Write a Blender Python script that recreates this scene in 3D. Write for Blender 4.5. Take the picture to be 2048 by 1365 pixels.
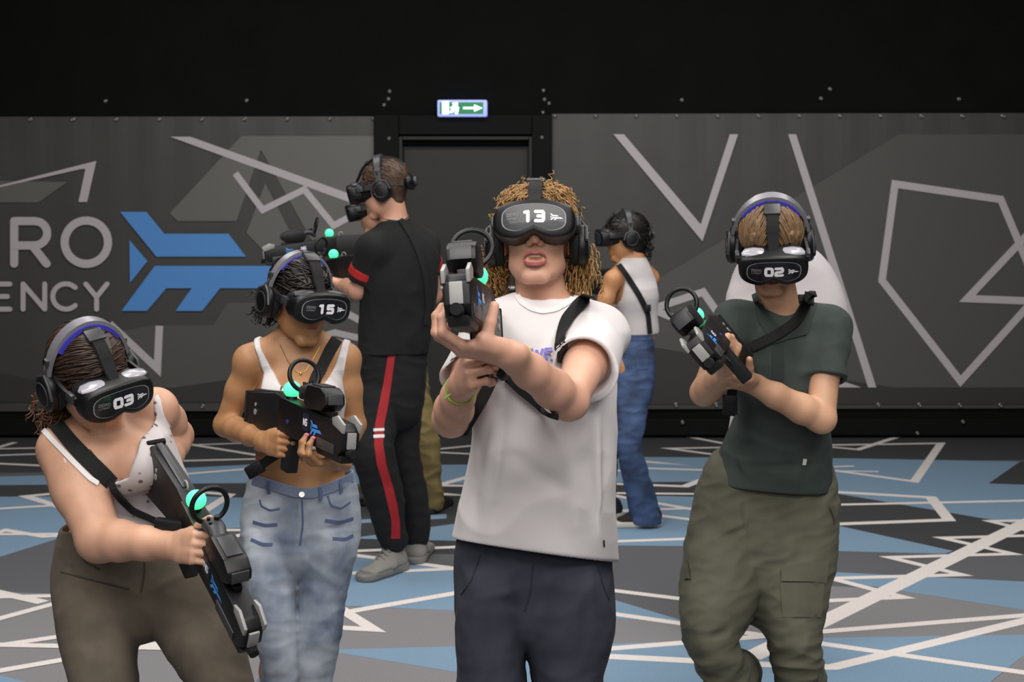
import bpy, bmesh, math, random
import numpy as np
from mathutils import Vector, Matrix
from mathutils.bvhtree import BVHTree
random.seed(7); np.random.seed(7)
for o in list(bpy.data.objects): bpy.data.objects.remove(o)
SC = bpy.context.scene; COL = SC.collection
# ---------------------------------------------------------------- camera
FPX = 2800.0; CAMZ = 1.6; PITCH = math.atan(252.5/FPX)
cd = bpy.data.cameras.new('camera'); cam = bpy.data.objects.new('camera', cd); COL.objects.link(cam)
cam.location = (0, 0, CAMZ); cam.rotation_euler = (math.pi/2-PITCH, 0, 0)
cd.sensor_width = 36.0; cd.lens = FPX*36.0/2048.0; cd.clip_start = .05; cd.clip_end = 60
cd.dof.use_dof = True; cd.dof.focus_distance = 3.2; cd.dof.aperture_fstop = 8.0
SC.camera = cam
# ---------------------------------------------------------------- world, exposure
SC.view_settings.view_transform = 'Standard'; SC.view_settings.look = 'None'
SC.view_settings.exposure = 0.0; SC.view_settings.gamma = 1.0; SC.view_settings.use_curve_mapping = False
w = bpy.data.worlds.new('world'); SC.world = w; w.use_nodes = True
w.node_tree.nodes['Background'].inputs[0].default_value = (.9, .95, 1, 1)
w.node_tree.nodes['Background'].inputs[1].default_value = 0.02
# ---------------------------------------------------------------- ceiling lights
def area(loc, rot, sx, sy, power, col=(1, .97, .94)):
    l = bpy.data.lights.new('ceiling_light', 'AREA'); l.shape = 'RECTANGLE'; l.size = sx; l.size_y = sy
    l.energy = power; l.color = col
    o = bpy.data.objects.new('ceiling_light', l); o.location = loc; o.rotation_euler = rot; COL.objects.link(o)
area((0, .2, 3.9), (math.radians(30), 0, 0), 4.5, 1.2, 140)
area((-1.6, 3.2, 4.3), (math.radians(8), 0, 0), 1.2, 2.4, 85)
area((1.6, 3.2, 4.3), (math.radians(8), 0, 0), 1.2, 2.4, 85)
area((0, 6.6, 4.5), (math.radians(5), 0, 0), 6.0, 1.2, 130)
area((0, -1.6, 2.9), (math.radians(62), 0, 0), 5.0, 1.4, 60)
# ---------------------------------------------------------------- pixel helpers
ct, st_ = math.cos(PITCH), math.sin(PITCH)
def ray(px, py):
    u = (px-1024)/FPX; v = -(py-682.5)/FPX
    return np.array([u, ct+v*st_, -st_+v*ct])
def P(px, py, d):
    r = ray(px, py); return np.array([0, 0, CAMZ]) + r*(d/r[1])
def Fl(px, py, z=0.0):
    r = ray(px, py); return np.array([0, 0, CAMZ]) + r*((z-CAMZ)/r[2])
def nrm(v):
    v = np.asarray(v, float); return v/(np.linalg.norm(v)+1e-12)
# ---------------------------------------------------------------- materials
def lin(c):
    if isinstance(c, str):
        c = [int(c[i:i+2], 16)/255 for i in (0, 2, 4)]
    return tuple((x/12.92 if x <= .04045 else ((x+.055)/1.055)**2.4) for x in c)+(1,)
MATS = {}
def mat(name, col, rough=.6, metal=0, emit=0, ecol=None, noise=None, bump=None, sss=0, sheen=0, coat=0, spec=.5, c2=None):
    if name in MATS: return MATS[name]
    m = bpy.data.materials.new(name); m.use_nodes = True; nt = m.node_tree; b = nt.nodes['Principled BSDF']
    L = lin(col); b.inputs['Base Color'].default_value = L; b.inputs['Roughness'].default_value = rough
    b.inputs['Metallic'].default_value = metal; b.inputs['Specular IOR Level'].default_value = spec
    b.inputs['Coat Weight'].default_value = coat; b.inputs['Sheen Weight'].default_value = sheen
    if sss:
        b.inputs['Subsurface Weight'].default_value = sss; b.inputs['Subsurface Radius'].default_value = (.012, .004, .002); b.inputs['Subsurface Scale'].default_value = 1.0
    if emit:
        b.inputs['Emission Color'].default_value = lin(ecol or col); b.inputs['Emission Strength'].default_value = emit
    tc = nt.nodes.new('ShaderNodeTexCoord')
    if noise:
        sc, lo, hi = noise
        n = nt.nodes.new('ShaderNodeTexNoise'); n.inputs['Scale'].default_value = sc; n.inputs['Detail'].default_value = 4
        nt.links.new(tc.outputs['Object'], n.inputs['Vector'])
        r = nt.nodes.new('ShaderNodeValToRGB'); nt.links.new(n.outputs['Fac'], r.inputs['Fac'])
        r.color_ramp.elements[0].position = .35; r.color_ramp.elements[1].position = .65
        L2 = lin(c2) if c2 else L
        r.color_ramp.elements[0].color = tuple(x*lo for x in L[:3])+(1,)
        r.color_ramp.elements[1].color = tuple(x*hi for x in L2[:3])+(1,)
        nt.links.new(r.outputs['Color'], b.inputs['Base Color'])
    if bump:
        sc, stg, dist = bump
        n = nt.nodes.new('ShaderNodeTexNoise'); n.inputs['Scale'].default_value = sc; n.inputs['Detail'].default_value = 3
        nt.links.new(tc.outputs['Object'], n.inputs['Vector'])
        bp = nt.nodes.new('ShaderNodeBump'); bp.inputs['Strength'].default_value = stg; bp.inputs['Distance'].default_value = dist
        nt.links.new(n.outputs['Fac'], bp.inputs['Height']); nt.links.new(bp.outputs['Normal'], b.inputs['Normal'])
    MATS[name] = m; return m
# ---------------------------------------------------------------- object helpers
def obj(name, verts, faces, m, parent=None, smooth=False, fm=None, mats=None, mw=None):
    me = bpy.data.meshes.new(name)
    me.from_pydata([tuple(map(float, v)) for v in verts], [], [tuple(int(i) for i in f) for f in faces])
    for mm in (mats or [m]): me.materials.append(mm)
    if fm is not None: me.polygons.foreach_set('material_index', fm)
    if smooth: me.polygons.foreach_set('use_smooth', [True]*len(me.polygons))
    me.update()
    o = bpy.data.objects.new(name, me); COL.objects.link(o)
    if mw is not None: o.matrix_world = mw
    if parent is not None:
        o.parent = parent
    return o
def empty(name, mw=None, loc=None):
    o = bpy.data.objects.new(name, None); o.empty_display_size = .05; COL.objects.link(o)
    if mw is not None: o.matrix_world = mw
    if loc is not None: o.location = loc
    return o
def tag(o, label=None, cat=None, group=None, kind=None):
    if label: o['label'] = label
    if cat: o['category'] = cat
    if group: o['group'] = group
    if kind: o['kind'] = kind
    return o
class MB:
    """mesh builder: collects shapes, links them as one object"""
    def __init__(s): s.v = []; s.f = []; s.mi = []; s.cur = 0
    def add(s, v, f):
        n = len(s.v); s.v += [np.asarray(x, float) for x in v]; s.f += [tuple(n+i for i in q) for q in f]; s.mi += [s.cur]*len(f)
    def bm(s, bm, T=None):
        bm.verts.index_update()
        s.add([(T @ v.co if T else v.co) for v in bm.verts], [[v.index for v in f.verts] for f in bm.faces]); bm.free()
    def box(s, c, sz, R=None, bev=0):
        bm = bmesh.new(); bmesh.ops.create_cube(bm, size=1)
        for v in bm.verts: v.co = Vector((v.co.x*sz[0], v.co.y*sz[1], v.co.z*sz[2]))
        if bev: bmesh.ops.bevel(bm, geom=bm.edges[:], offset=bev, segments=2, affect='EDGES', profile=.6)
        T = Matrix.Translation(Vector(c)) @ (R.to_4x4() if R is not None else Matrix.Identity(4)); s.bm(bm, T); return s
    def prism(s, prof, x0, x1, bev=.003):
        """side profile [(y,z)] extruded along x"""
        bm = bmesh.new(); n = len(prof)
        A = [bm.verts.new((x0, y, z)) for y, z in prof]; B = [bm.verts.new((x1, y, z)) for y, z in prof]
        fa = bm.faces.new(A); fb = bm.faces.new(B[::-1])
        for i in range(n): bm.faces.new((A[i], B[i], B[(i+1) % n], A[(i+1) % n]))
        bmesh.ops.recalc_face_normals(bm, faces=bm.faces[:])
        if bev: bmesh.ops.bevel(bm, geom=bm.edges[:], offset=bev, segments=2, affect='EDGES', profile=.6, clamp_overlap=True)
        s.bm(bm); return s
    def sph(s, c, r, seg=20):
        bm = bmesh.new(); bmesh.ops.create_uvsphere(bm, u_segments=seg, v_segments=seg//2, radius=1)
        r = (r, r, r) if np.isscalar(r) else r
        for v in bm.verts: v.co = Vector((v.co.x*r[0]+c[0], v.co.y*r[1]+c[1], v.co.z*r[2]+c[2]))
        s.bm(bm); return s
    def cyl(s, a, b, r, r2=None, seg=16):
        a = np.array(a, float); b = np.array(b, float); return s.tube([a, b], [r, r if r2 is None else r2], seg, True)
    def tube(s, pts, r, seg=8, cap=True, closed=False, flat=1.0, up=None):
        pts = [np.array(p, float) for p in pts]; n = len(pts); rr = [r]*n if np.isscalar(r) else r
        rings = []; prev = None
        for i in range(n):
            if closed: t = nrm(pts[(i+1) % n]-pts[i-1])
            else: t = nrm(pts[min(i+1, n-1)]-pts[max(i-1, 0)])
            if prev is None:
                ref = np.array(up, float) if up is not None else (np.array([0, 0, 1.]) if abs(t[2]) < .9 else np.array([1., 0, 0]))
            else: ref = prev
            e = nrm(ref-t*np.dot(ref, t)); prev = e; g = np.cross(t, e)
            rings.append([pts[i]+rr[i]*(math.cos(a)*e*flat+math.sin(a)*g) for a in [2*math.pi*k/seg for k in range(seg)]])
        V = [v for q in rings for v in q]; F = []
        m = n if closed else n-1
        for i in range(m):
            j = (i+1) % n
            for k in range(seg): F.append((i*seg+k, i*seg+(k+1) % seg, j*seg+(k+1) % seg, j*seg+k))
        if cap and not closed: F.append(tuple(range(seg))[::-1]); F.append(tuple((n-1)*seg+k for k in range(seg)))
        s.add(V, F); return s
    def ribbon(s, pts, nr, w, th, closed=False):
        """flat strap along pts; nr = outward normals; w width(s)"""
        pts = [np.array(p, float) for p in pts]; n = len(pts); ww = [w]*n if np.isscalar(w) else w
        V = []; F = []
        for i in range(n):
            if closed: t = nrm(pts[(i+1) % n]-pts[i-1])
            else: t = nrm(pts[min(i+1, n-1)]-pts[max(i-1, 0)])
            nn = np.array(nr[i] if len(np.shape(nr)) > 1 else nr, float); nn = nrm(nn-t*np.dot(nn, t)); sd = np.cross(t, nn)
            a = ww[i]/2; V += [pts[i]-sd*a, pts[i]-sd*a*.9+nn*th, pts[i]+sd*a*.9+nn*th, pts[i]+sd*a]
        m = n if closed else n-1
        for i in range(m):
            j = (i+1) % n
            for k in range(4): F.append((i*4+k, j*4+k, j*4+(k+1) % 4, i*4+(k+1) % 4))
        if not closed: F.append((3, 2, 1, 0)); F.append(tuple((n-1)*4+k for k in range(4)))
        s.add(V, F); return s
    def torus(s, c, R, r, ax=(0, 0, 1), seg=36, rs=8, sx=1., a0=0, a1=2*math.pi, ex=None):
        c = np.array(c, float); ax = nrm(ax)
        e = nrm(np.cross(ax, [0, 1, 0] if abs(ax[1]) < .9 else [1, 0, 0])) if ex is None else nrm(ex)
        g = np.cross(ax, e); full = abs(a1-a0-2*math.pi) < 1e-6
        ps = [c+R*(math.cos(a)*e*sx+math.sin(a)*g) for a in [a0+(a1-a0)*i/(seg if full else seg-1) for i in range(seg)]]
        return s.tube(ps, r, rs, True, full, up=ax)
    def build(s, name, m, parent=None, smooth=True, mw=None, mats=None, auto=40):
        o = obj(name, s.v, s.f, m, parent, smooth, fm=s.mi if mats else None, mats=mats, mw=mw)
        if smooth and auto:
            bm = bmesh.new(); bm.from_mesh(o.data)
            lim = math.radians(auto)
            for e in bm.edges:
                if len(e.link_faces) == 2 and e.calc_face_angle(0) > lim: e.smooth = False
            bm.to_mesh(o.data); bm.free()
        return o
# 2D glyph strokes -> polygons in a plane
def disc(x, y, r, n=12): return [(x+r*math.cos(2*math.pi*i/n), y+r*math.sin(2*math.pi*i/n)) for i in range(n)]
def stroke(pts, w, rnd=True, closed=False):
    out = []; h = w/2; q = list(pts)+([pts[0]] if closed else [])
    for (x0, y0), (x1, y1) in zip(q[:-1], q[1:]):
        L = math.hypot(x1-x0, y1-y0)+1e-9; nx, ny = -(y1-y0)/L*h, (x1-x0)/L*h
        out.append([(x0+nx, y0+ny), (x0-nx, y0-ny), (x1-nx, y1-ny), (x1+nx, y1+ny)])
    inner = pts if (rnd or closed) else pts[1:-1]
    for x, y in inner: out.append(disc(x, y, h, 14) if rnd else [(x-h, y-h), (x+h, y-h), (x+h, y+h), (x-h, y+h)])
    return out
def arc(cx, cy, rx, ry, a0, a1, n=16): return [(cx+rx*math.cos(math.radians(a0+(a1-a0)*i/n)), cy+ry*math.sin(math.radians(a0+(a1-a0)*i/n))) for i in range(n+1)]
def polys(name, pl, fn, m, parent=None, mw=None, nd=(0, -.00012, 0)):
    V = []; F = []; nd = np.array(nd)
    for i, p in enumerate(pl):
        F.append(tuple(range(len(V), len(V)+len(p)))); V += [np.asarray(fn(*q), float)+nd*(i % 24) for q in p]
    return obj(name, V, F, m, parent, mw=mw)
EMB = [[(482,490),(588,490),(660,578),(918,578),(988,670),(628,670)], [(520,603),(592,688),(522,776)],
       [(622,707),(1130,707),(1262,797),(884,797),(812,888),(705,888),(770,797),(668,797),(590,888),(488,888)]]
def emblem(cx, cy, wd):
    k = wd/780.
    return [[(cx+(x-872)*k, cy-(y-689)*k) for x, y in p] for p in EMB]
DIG = {'0': [([(.12,.0),(.88,0),(1,.2),(1,.8),(.88,1),(.12,1),(0,.8),(0,.2)], True)], '1': [([(.15,.95),(.55,1),(.55,0)], False)],
       '2': [([(0,1),(.9,1),(1,.85),(1,.6),(.9,.5),(.1,.45),(0,.35),(0,0),(1,0)], False)],
       '3': [([(0,1),(.9,1),(1,.85),(1,.15),(.9,0),(0,0)], False), ([(.3,.5),(.95,.5)], False)],
       '5': [([(1,1),(0,1),(0,.55),(.9,.55),(1,.4),(1,.12),(.9,0),(0,0)], False)]}
def number(txt, cx, cy, h, w, sw):
    out = []; n = len(txt); gap = w*.55
    tot = n*w+(n-1)*gap
    for i, ch in enumerate(txt):
        x0 = cx-tot/2+i*(w+gap)
        for pts, cl in DIG[ch]: out += stroke([(x0+x*w, cy-h/2+y*h) for x, y in pts], sw, True, cl)
    return out
LET = {'Z': [[(0,1),(1,1),(0,0),(1,0)]], 'E': [[(1,1),(0,1),(0,0),(1,0)],[(0,.5),(.85,.5)]], 'R': [[(0,0),(0,1),(.8,1),(1,.85),(1,.65),(.8,.5),(0,.5)],[(.5,.5),(1,0)]],
       'O': [[(.2,0),(.8,0),(1,.3),(1,.7),(.8,1),(.2,1),(0,.7),(0,.3),(.2,0)]], 'L': [[(0,1),(0,0),(1,0)]], 'A': [[(0,0),(.5,1),(1,0)],[(.2,.35),(.8,.35)]],
       'T': [[(0,1),(1,1)],[(.5,1),(.5,0)]], 'N': [[(0,0),(0,1),(1,0),(1,1)]], 'C': [[(1,.9),(.7,1),(.2,1),(0,.7),(0,.3),(.2,0),(.7,0),(1,.1)]], 'Y': [[(0,1),(.5,.5),(1,1)],[(.5,.5),(.5,0)]],
       'S': [[(1,1),(.1,1),(0,.8),(.1,.55),(.9,.45),(1,.2),(.9,0),(0,0)]], 'W': [[(0,1),(.25,0),(.5,.8),(.75,0),(1,1)]], '.': [[(0,0),(.05,0)]], 'V': [[(0,1),(.5,0),(1,1)]],
       'K': [[(0,0),(0,1)],[(1,1),(0,.45)],[(.3,.6),(1,0)]], 'P': [[(0,0),(0,1),(.8,1),(1,.85),(1,.65),(.8,.5),(0,.5)]]}
def word(txt, x0, y0, h, w, sw, gap=.4):
    out = []
    for i, ch in enumerate(txt):
        for pts in LET[ch]: out += stroke([(x0+i*w*(1+gap)+x*w, y0+y*h) for x, y in pts], sw)
    return out
# ================================================================ ROOM
WY = 10.0
def Wl(px, py, off=0.0): return P(px, py, WY-off)
zb = [Fl(1024, 880)[1]]
m_black = mat('black_wall', '0b0c0a', .9, spec=.2, noise=(3, .8, 1.15), bump=(60, .2, .003))
m_blackp = mat('black_paint', '0b0b0b', .7, spec=.2)
m_ceil = mat('black_ceiling', '0c0c0c', .9)
m_side = mat('side_wall_black', '1c1c1b', .85)
CH = 5.0; XW = 7.0; YB = -4.0
def slab(name, lo, hi, m, kind='structure'):
    b = MB(); lo = np.array(lo); hi = np.array(hi); b.box((lo+hi)/2, hi-lo); o = b.build(name, m, smooth=False); o['kind'] = kind; return o
# back wall with a doorway
dxl, dxr = Wl(800, 600)[0], Wl(1065, 600)[0]; dzt = Wl(930, 290)[2]
wb = MB(); D2 = WY+.25
wb.box(((-XW+dxl)/2, WY+.125, CH/2), (dxl+XW, .25, CH)); wb.box(((XW+dxr)/2, WY+.125, CH/2), (XW-dxr, .25, CH)); wb.box(((dxl+dxr)/2, WY+.125, (CH+dzt)/2), (dxr-dxl, .25, CH-dzt))
wall_back = wb.build('wall_back', m_black, smooth=False); wall_back['kind'] = 'structure'
slab('wall_left', (-XW-.2, YB, 0), (-XW, WY+.25, CH), m_side); slab('wall_right', (XW, YB, 0), (XW+.2, WY+.25, CH), m_side)
slab('wall_front', (-XW, YB-.2, 0), (XW, YB, CH), m_side); slab('ceiling', (-XW-.2, YB-.2, CH), (XW+.2, WY+.25, CH+.2), m_ceil)
# skirting below the banners
sz = Wl(500, 823)[2]
b = MB(); b.box(((-XW+dxl)/2-.02, WY-.03, .02+(sz-.06)/2), (dxl+XW-.1, .05, sz-.07)); o = b.build('baseboard_left', m_blackp, smooth=False); o['kind'] = 'structure'
b = MB(); b.box(((XW+dxr)/2+.02, WY-.03, .02+(sz-.06)/2), (XW-dxr-.1, .05, sz-.07)); o = b.build('baseboard_right', m_blackp, smooth=False); o['kind'] = 'structure'
# door frame and door
fr = MB()
for x0, x1 in ((752, 801), (1064, 1103)):
    a = Wl(x0, 600)[0]; c = Wl(x1, 600)[0]; zt = Wl(900, 232)[2]
    fr.box(((a+c)/2, WY-.035, zt/2), (c-a, .07, zt), bev=.006)
a, c = Wl(801, 600)[0], Wl(1064, 600)[0]; z0, z1 = Wl(930, 270)[2], Wl(930, 232)[2]
fr.box(((a+c)/2, WY-.02, (z0+z1)/2), (c-a, .04, z1-z0), bev=.004)
o = fr.build('trim_1', m_blackp, smooth=False); o['kind'] = 'structure'
fr = MB(); zt = Wl(930, 274)[2]
fr.box((a+.012, WY-.01, zt/2), (.024, .09, zt), bev=.004); fr.box((c-.012, WY-.01, zt/2), (.024, .09, zt), bev=.004); fr.box(((a+c)/2, WY-.01, zt-.012), (c-a-.05, .09, .024), bev=.004)
o = fr.build('trim_2', mat('door_frame_grey', '1a1a1a', .6), smooth=False); o['kind'] = 'structure'
m_door = mat('door_dark', '2a2a28', .6, noise=(2, .92, 1.06))
dz = Wl(930, 297)[2]
d = MB(); d.box(((a+c)/2, WY+.06, dz/2), (c-a-.06, .05, dz), bev=.004)
door = d.build('door_1', m_door, smooth=False); door['kind'] = 'structure'
bz = Wl(930, 576)[2]
d = MB(); xa, xb = a+.09, c-.09
d.cyl((xa, WY-.05, bz), (xb, WY-.05, bz), .021); d.build('push_bar', mat('brushed_bar', 'a3a3a5', .35, .7), door)
for xx in (xa, xb):
    d = MB(); d.box((xx, WY-.02, bz), (.07, .11, .085), bev=.01); d.build('bar_bracket', mat('bracket_dark', '2b2b2c', .4), door)
# exit sign
m_sgn = mat('exit_housing', 'b9c4f0', .4, emit=.75, ecol='8f9cf0')
s0, s1 = Wl(876, 202, .0), Wl(975, 235, .0); sc_ = (s0+s1)/2; sw_, sh_ = s1[0]-s0[0], s0[2]-s1[2]
ex = empty('exit_sign', loc=(sc_[0], WY-.05, sc_[2])); tag(ex, 'green and white lit emergency exit sign above the dark door', 'exit sign')
b = MB(); b.box((0, 0, 0), (sw_, .1, sh_), bev=.012); b.build('sign_housing', m_sgn, ex)
m_gr = mat('exit_green', '0c7a48', .4, emit=.35, ecol='10a060')
b = MB()
b.box((-sw_*.30, -.0525, 0), (sw_*.30, .006, sh_*.7)); b.box((sw_*.17, -.0525, 0), (sw_*.5, .006, sh_*.7)); b.build('green_panel', m_gr, ex, smooth=False)
# running figure, door and arrow pictograms
m_wh = mat('exit_white', 'ffffff', .4, emit=3.5, ecol='eef2ff')
q = []
q += [[(-.40, -.35), (-.27, -.35), (-.27, .38), (-.40, .38)]]
q += [disc(-.145, .27, .055, 12)] + stroke([(-.15, .15), (-.17, -.03), (-.22, -.25)], .07) + stroke([(-.17, -.03), (-.10, -.12), (-.12, -.3)], .055) + stroke([(-.22, .02), (-.15, .13), (-.08, 0)], .045)
q += [[(.02, .05), (.24, .05), (.24, .2), (.40, 0), (.24, -.2), (.24, -.05), (.02, -.05)]]
polys('exit_pictogram', [[(x*sw_, z*sh_*(1 if abs(x) < 2 else 1)) for x, z in p] for p in q], lambda x, z: (x, -.0562, z), m_wh, ex)

# ---------------------------------------------------------------- banners
m_ban = mat('banner_charcoal', '474643', .5, noise=(1.2, .93, 1.05), bump=(4, .25, .01))
m_ban2 = mat('banner_grey', '6b6966', .5); m_ban3 = mat('banner_mid', '575653', .5); m_bdk = mat('banner_dark', '3b3937', .5)
m_bwh = mat('banner_line', 'c4bcbe', .5); m_blue = mat('banner_blue', '5796dc', .5)
def c1(x, y): return (x/2.008, 180+y/2.008)
def c3(x, y): return (1090+x/2.007, 180+y/2.007)
def banner(x0, x1, y0a, y0b, y1a, y1b, label):
    root = empty('wall_banner', loc=tuple(Wl((x0+x1)/2, y1a))); n = 60
    V = []; F = []
    for k in range(n+1):
        t = k/n; px = x0+(x1-x0)*t; ya = y0a+(y0b-y0a)*t; yb = y1a+(y1b-y1a)*t
        wv = .003*math.sin(px*.077)
        for j in range(9):
            s = j/8; q = Wl(px, ya+(yb-ya)*s, .02); q[1] += wv*(1-s)*.6*(1-s); V.append(q); 
    for k in range(n):
        for j in range(8): a_ = k*9+j; F.append((a_, a_+1, a_+10, a_+9))
    nv = len(V); V += [v+np.array([0, .012, 0]) for v in V]; F += [tuple(nv+i for i in f[::-1]) for f in F]
    def bd(i, j): F.append((i, j, nv+j, nv+i))
    for k in range(n): bd(k*9+9, k*9); bd(k*9+8, k*9+17)
    for j in range(8): bd(j, j+1); bd(n*9+j+1, n*9+j)
    o = obj('banner_sheet', [v-np.array(root.location) for v in V], F, m_ban, root, smooth=False)
    tag(root, label, 'banner'); return root
bl = banner(-350, 752, 234, 233, 824, 822, 'dark grey printed wall banner with white lettering and blue arrow emblem, left of the door')
br = banner(1104, 2190, 228, 226, 819, 817, 'dark grey wall banner with white zigzag lines, right of the door')
def wp(root, name, pl, m, off):
    L = np.array(root.location)
    return polys(name, pl, lambda x, y: Wl(x, y, off)-L, m, root)
def ln(pts, w, cf): return stroke([cf(*p) for p in pts], w/2.008, False) if False else line2([cf(*p) for p in pts], w/2.008)
def line2(pts, w, closed=False):
    """mitred polyline as one polygon"""
    n = len(pts); L = []; R = []
    for i in range(n):
        p = np.array(pts[i], float)
        if i == 0: t = nrm(np.array(pts[1])-p); nn = np.array([-t[1], t[0]]); k = 1
        elif i == n-1: t = nrm(p-np.array(pts[i-1])); nn = np.array([-t[1], t[0]]); k = 1
        else:
            t1 = nrm(p-np.array(pts[i-1])); t2 = nrm(np.array(pts[i+1])-p); n1 = np.array([-t1[1], t1[0]]); n2 = np.array([-t2[1], t2[0]])
            nn = nrm(n1+n2); k = min(1/max(abs(np.dot(nn, n1)), .12), 6)
        L.append(tuple(p+nn*k*w/2)); R.append(tuple(p-nn*k*w/2))
    return [[L[i], L[i+1], R[i+1], R[i]] for i in range(n-1)]
C1 = lambda pl: [c1(*p) for p in pl]; C3 = lambda pl: [c3(*p) for p in pl]
wp(bl, 'grey_shapes', [C1([(970,185),(1508,185),(1508,640),(1290,640),(1250,600),(1048,240),(950,527),(712,527),(682,495)]), C1([(1065,375),(1180,600),(1120,664),(1075,664),(990,575)]),
    C1([(-60,365),(270,370),(155,452),(-60,452)])], m_ban2, .028)
wp(bl, 'mid_grey_shape', [C1([(915,855),(1508,855),(1508,1080),(690,1197),(300,1225),(400,985),(620,945),(857,945)])], m_ban3, .028)
wp(bl, 'dark_shape', [C1([(-250,1090),(300,1200),(690,1197),(1508,1080),(1508,1255),(-250,1255)])], m_bdk, .028)
LI = 0
for q_ in ([C1([(-250,474),(-250,447),(330,317),(343,318),(315,450),(350,450),(387,285),(-250,447)][1:-1])] + [C1([(683,188),(765,188),(1508,455),(1508,490)])] +
   ln([(945,335),(1055,482),(1222,400),(1340,545),(1508,455)], 26, c1) + ln([(440,940),(632,1120),(640,948)], 30, c1) + ln([(1360,880),(1508,960)], 28, c1) + ln([(1260,1000),(1345,975),(1508,1012)], 26, c1)): wp(bl, 'white_line', [q_], m_bwh, .031+.0002*(LI := LI+1))
wp(bl, 'arrow_emblem', [C1(p) for p in EMB], m_blue, .034)
R_ = [stroke(C1([(57,698),(57,527),(140,527)]+[(140+50*math.sin(t*math.pi/8), 576-49*math.cos(t*math.pi/8)) for t in range(1, 8)]+[(140,625),(57,625)]), 33/2.008), stroke(C1([(130,625),(187,698)]), 33/2.008),
      stroke([c1(347+87*math.cos(a/20*math.pi), 612+87*math.sin(a/20*math.pi)) for a in range(40)], 33/2.008, True, True),
      stroke(C1([(-115,527),(-30,527)]), 33/2.008), stroke(C1([(-115,612),(-45,612)]), 33/2.008), stroke(C1([(-115,527),(-115,698),(-30,698)]), 33/2.008), stroke(C1([(-285,527),(-185,527),(-285,698),(-185,698)]), 33/2.008)]
T_ = [stroke(C1(p), 20/2.008) for p in ([(40,780),(-40,780),(-40,881),(40,881)], [(30,830),(-40,830)], [(93,881),(93,780),(180,881),(180,780)], [(345,780),(388,832),(430,780)], [(388,832),(388,881)],
      [(265+53*math.cos(math.radians(a)), 830+51*math.sin(math.radians(a))) for a in range(45, 316, 15)], [(-160,780),(-85,780)], [(-122,780),(-122,881)], [(-265,881),(-222,780),(-180,881)], [(-248,845),(-196,845)], [(-335,780),(-335,881),(-290,881)])]
wp(bl, 'banner_lettering', [p for q in R_+T_ for p in q], m_bwh, .035)
wp(br, 'grey_shapes', [C3([(1420,178),(2150,178),(2150,1195),(1400,1195),(1200,1165),(300,1010),(300,850),(1040,410)])], m_ban3, .028)
wp(br, 'dark_shape', [C3([(30,1020),(300,1010),(1200,1165),(1400,1195),(2150,1195),(2150,1262),(30,1262)]), C3([(1923,960),(2150,700),(2150,1262),(1840,1262)])], m_bdk, .0275)
for q_ in ([C3([(275,178),(317,178),(625,540),(742,178),(775,178),(632,608)]), C3([(976,178),(1008,178),(1330,1195),(1297,1195)]), C3([(1180,1165),(1270,1195),(1180,1195)])] +
   ln([(2060,990),(1830,440),(1405,378),(1353,765),(1668,1170),(2100,690)], 30, c3) + ln([(2080,430),(1695,838),(2150,856)], 30, c3) + ln([(340,935),(430,880),(635,812),(760,990)], 30, c3) + ln([(330,840),(600,950)], 30, c3)): wp(br, 'white_line', [q_], m_bwh, .031+.0002*(LI := LI+1))
# eyelets along the banner edges
m_eye = mat('eyelet_metal', '8d8a86', .35, .8)
def studs(name, pts, off, parent, r):
    src = None; L = np.array(parent.location) if parent.type == 'EMPTY' else np.zeros(3)
    for px, py in pts:
        q = Wl(px, py, off)-L
        if src is None:
            mb = MB(); mb.torus((0, 0, 0), r, r*.4, ax=(0, 1, 0), seg=12, rs=6); mb.sph((0, .0, 0), (r*.7, r*.5, r*.7), 8); src = mb.build(name, m_eye, parent); o = src
        else: o = src.copy(); COL.objects.link(o)
        o.parent = parent; o.location = q
studs('eyelet', [(60,239),(146,239),(232,239),(318,239),(403,239),(489,238),(574,238),(659,238),(746,237)]+[(405,813),(330,814),(60,815),(700,811)], .03, bl, .011)
studs('eyelet', [(1110+81.5*i, 232) for i in range(12)]+[(1352,810),(1433,810),(1757,810),(1839,810),(1920,811),(2001,811)], .03, br, .011)
studs('screw', [(211,202),(493,201),(779,183),(777,198),(768,210),(1087,181),(1089,199),(1098,207),(1086,225),(1364,200),(1642,197),(1918,198),(1660,178)], .006, wall_back, .010)
studs('screw', [(778,277),(1084,275),(1084,357),(1365,845),(1926,844),(1835,867)], .075, wall_back, .009)

# ================================================================ FLOOR
fb = MB()
pol = []
def fpoly(mi, pts, z): fb.cur = mi; fb.add([Fl(x, y, 0)+np.array([0, 0, z+.00001*len(fb.f)]) for x, y in pts], [tuple(range(len(pts)))[::-1]])
fb.cur = 0; fb.box((0, (YB+WY+.25)/2, -.1), (2*XW+.4, WY+.25-YB, .2))
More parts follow.
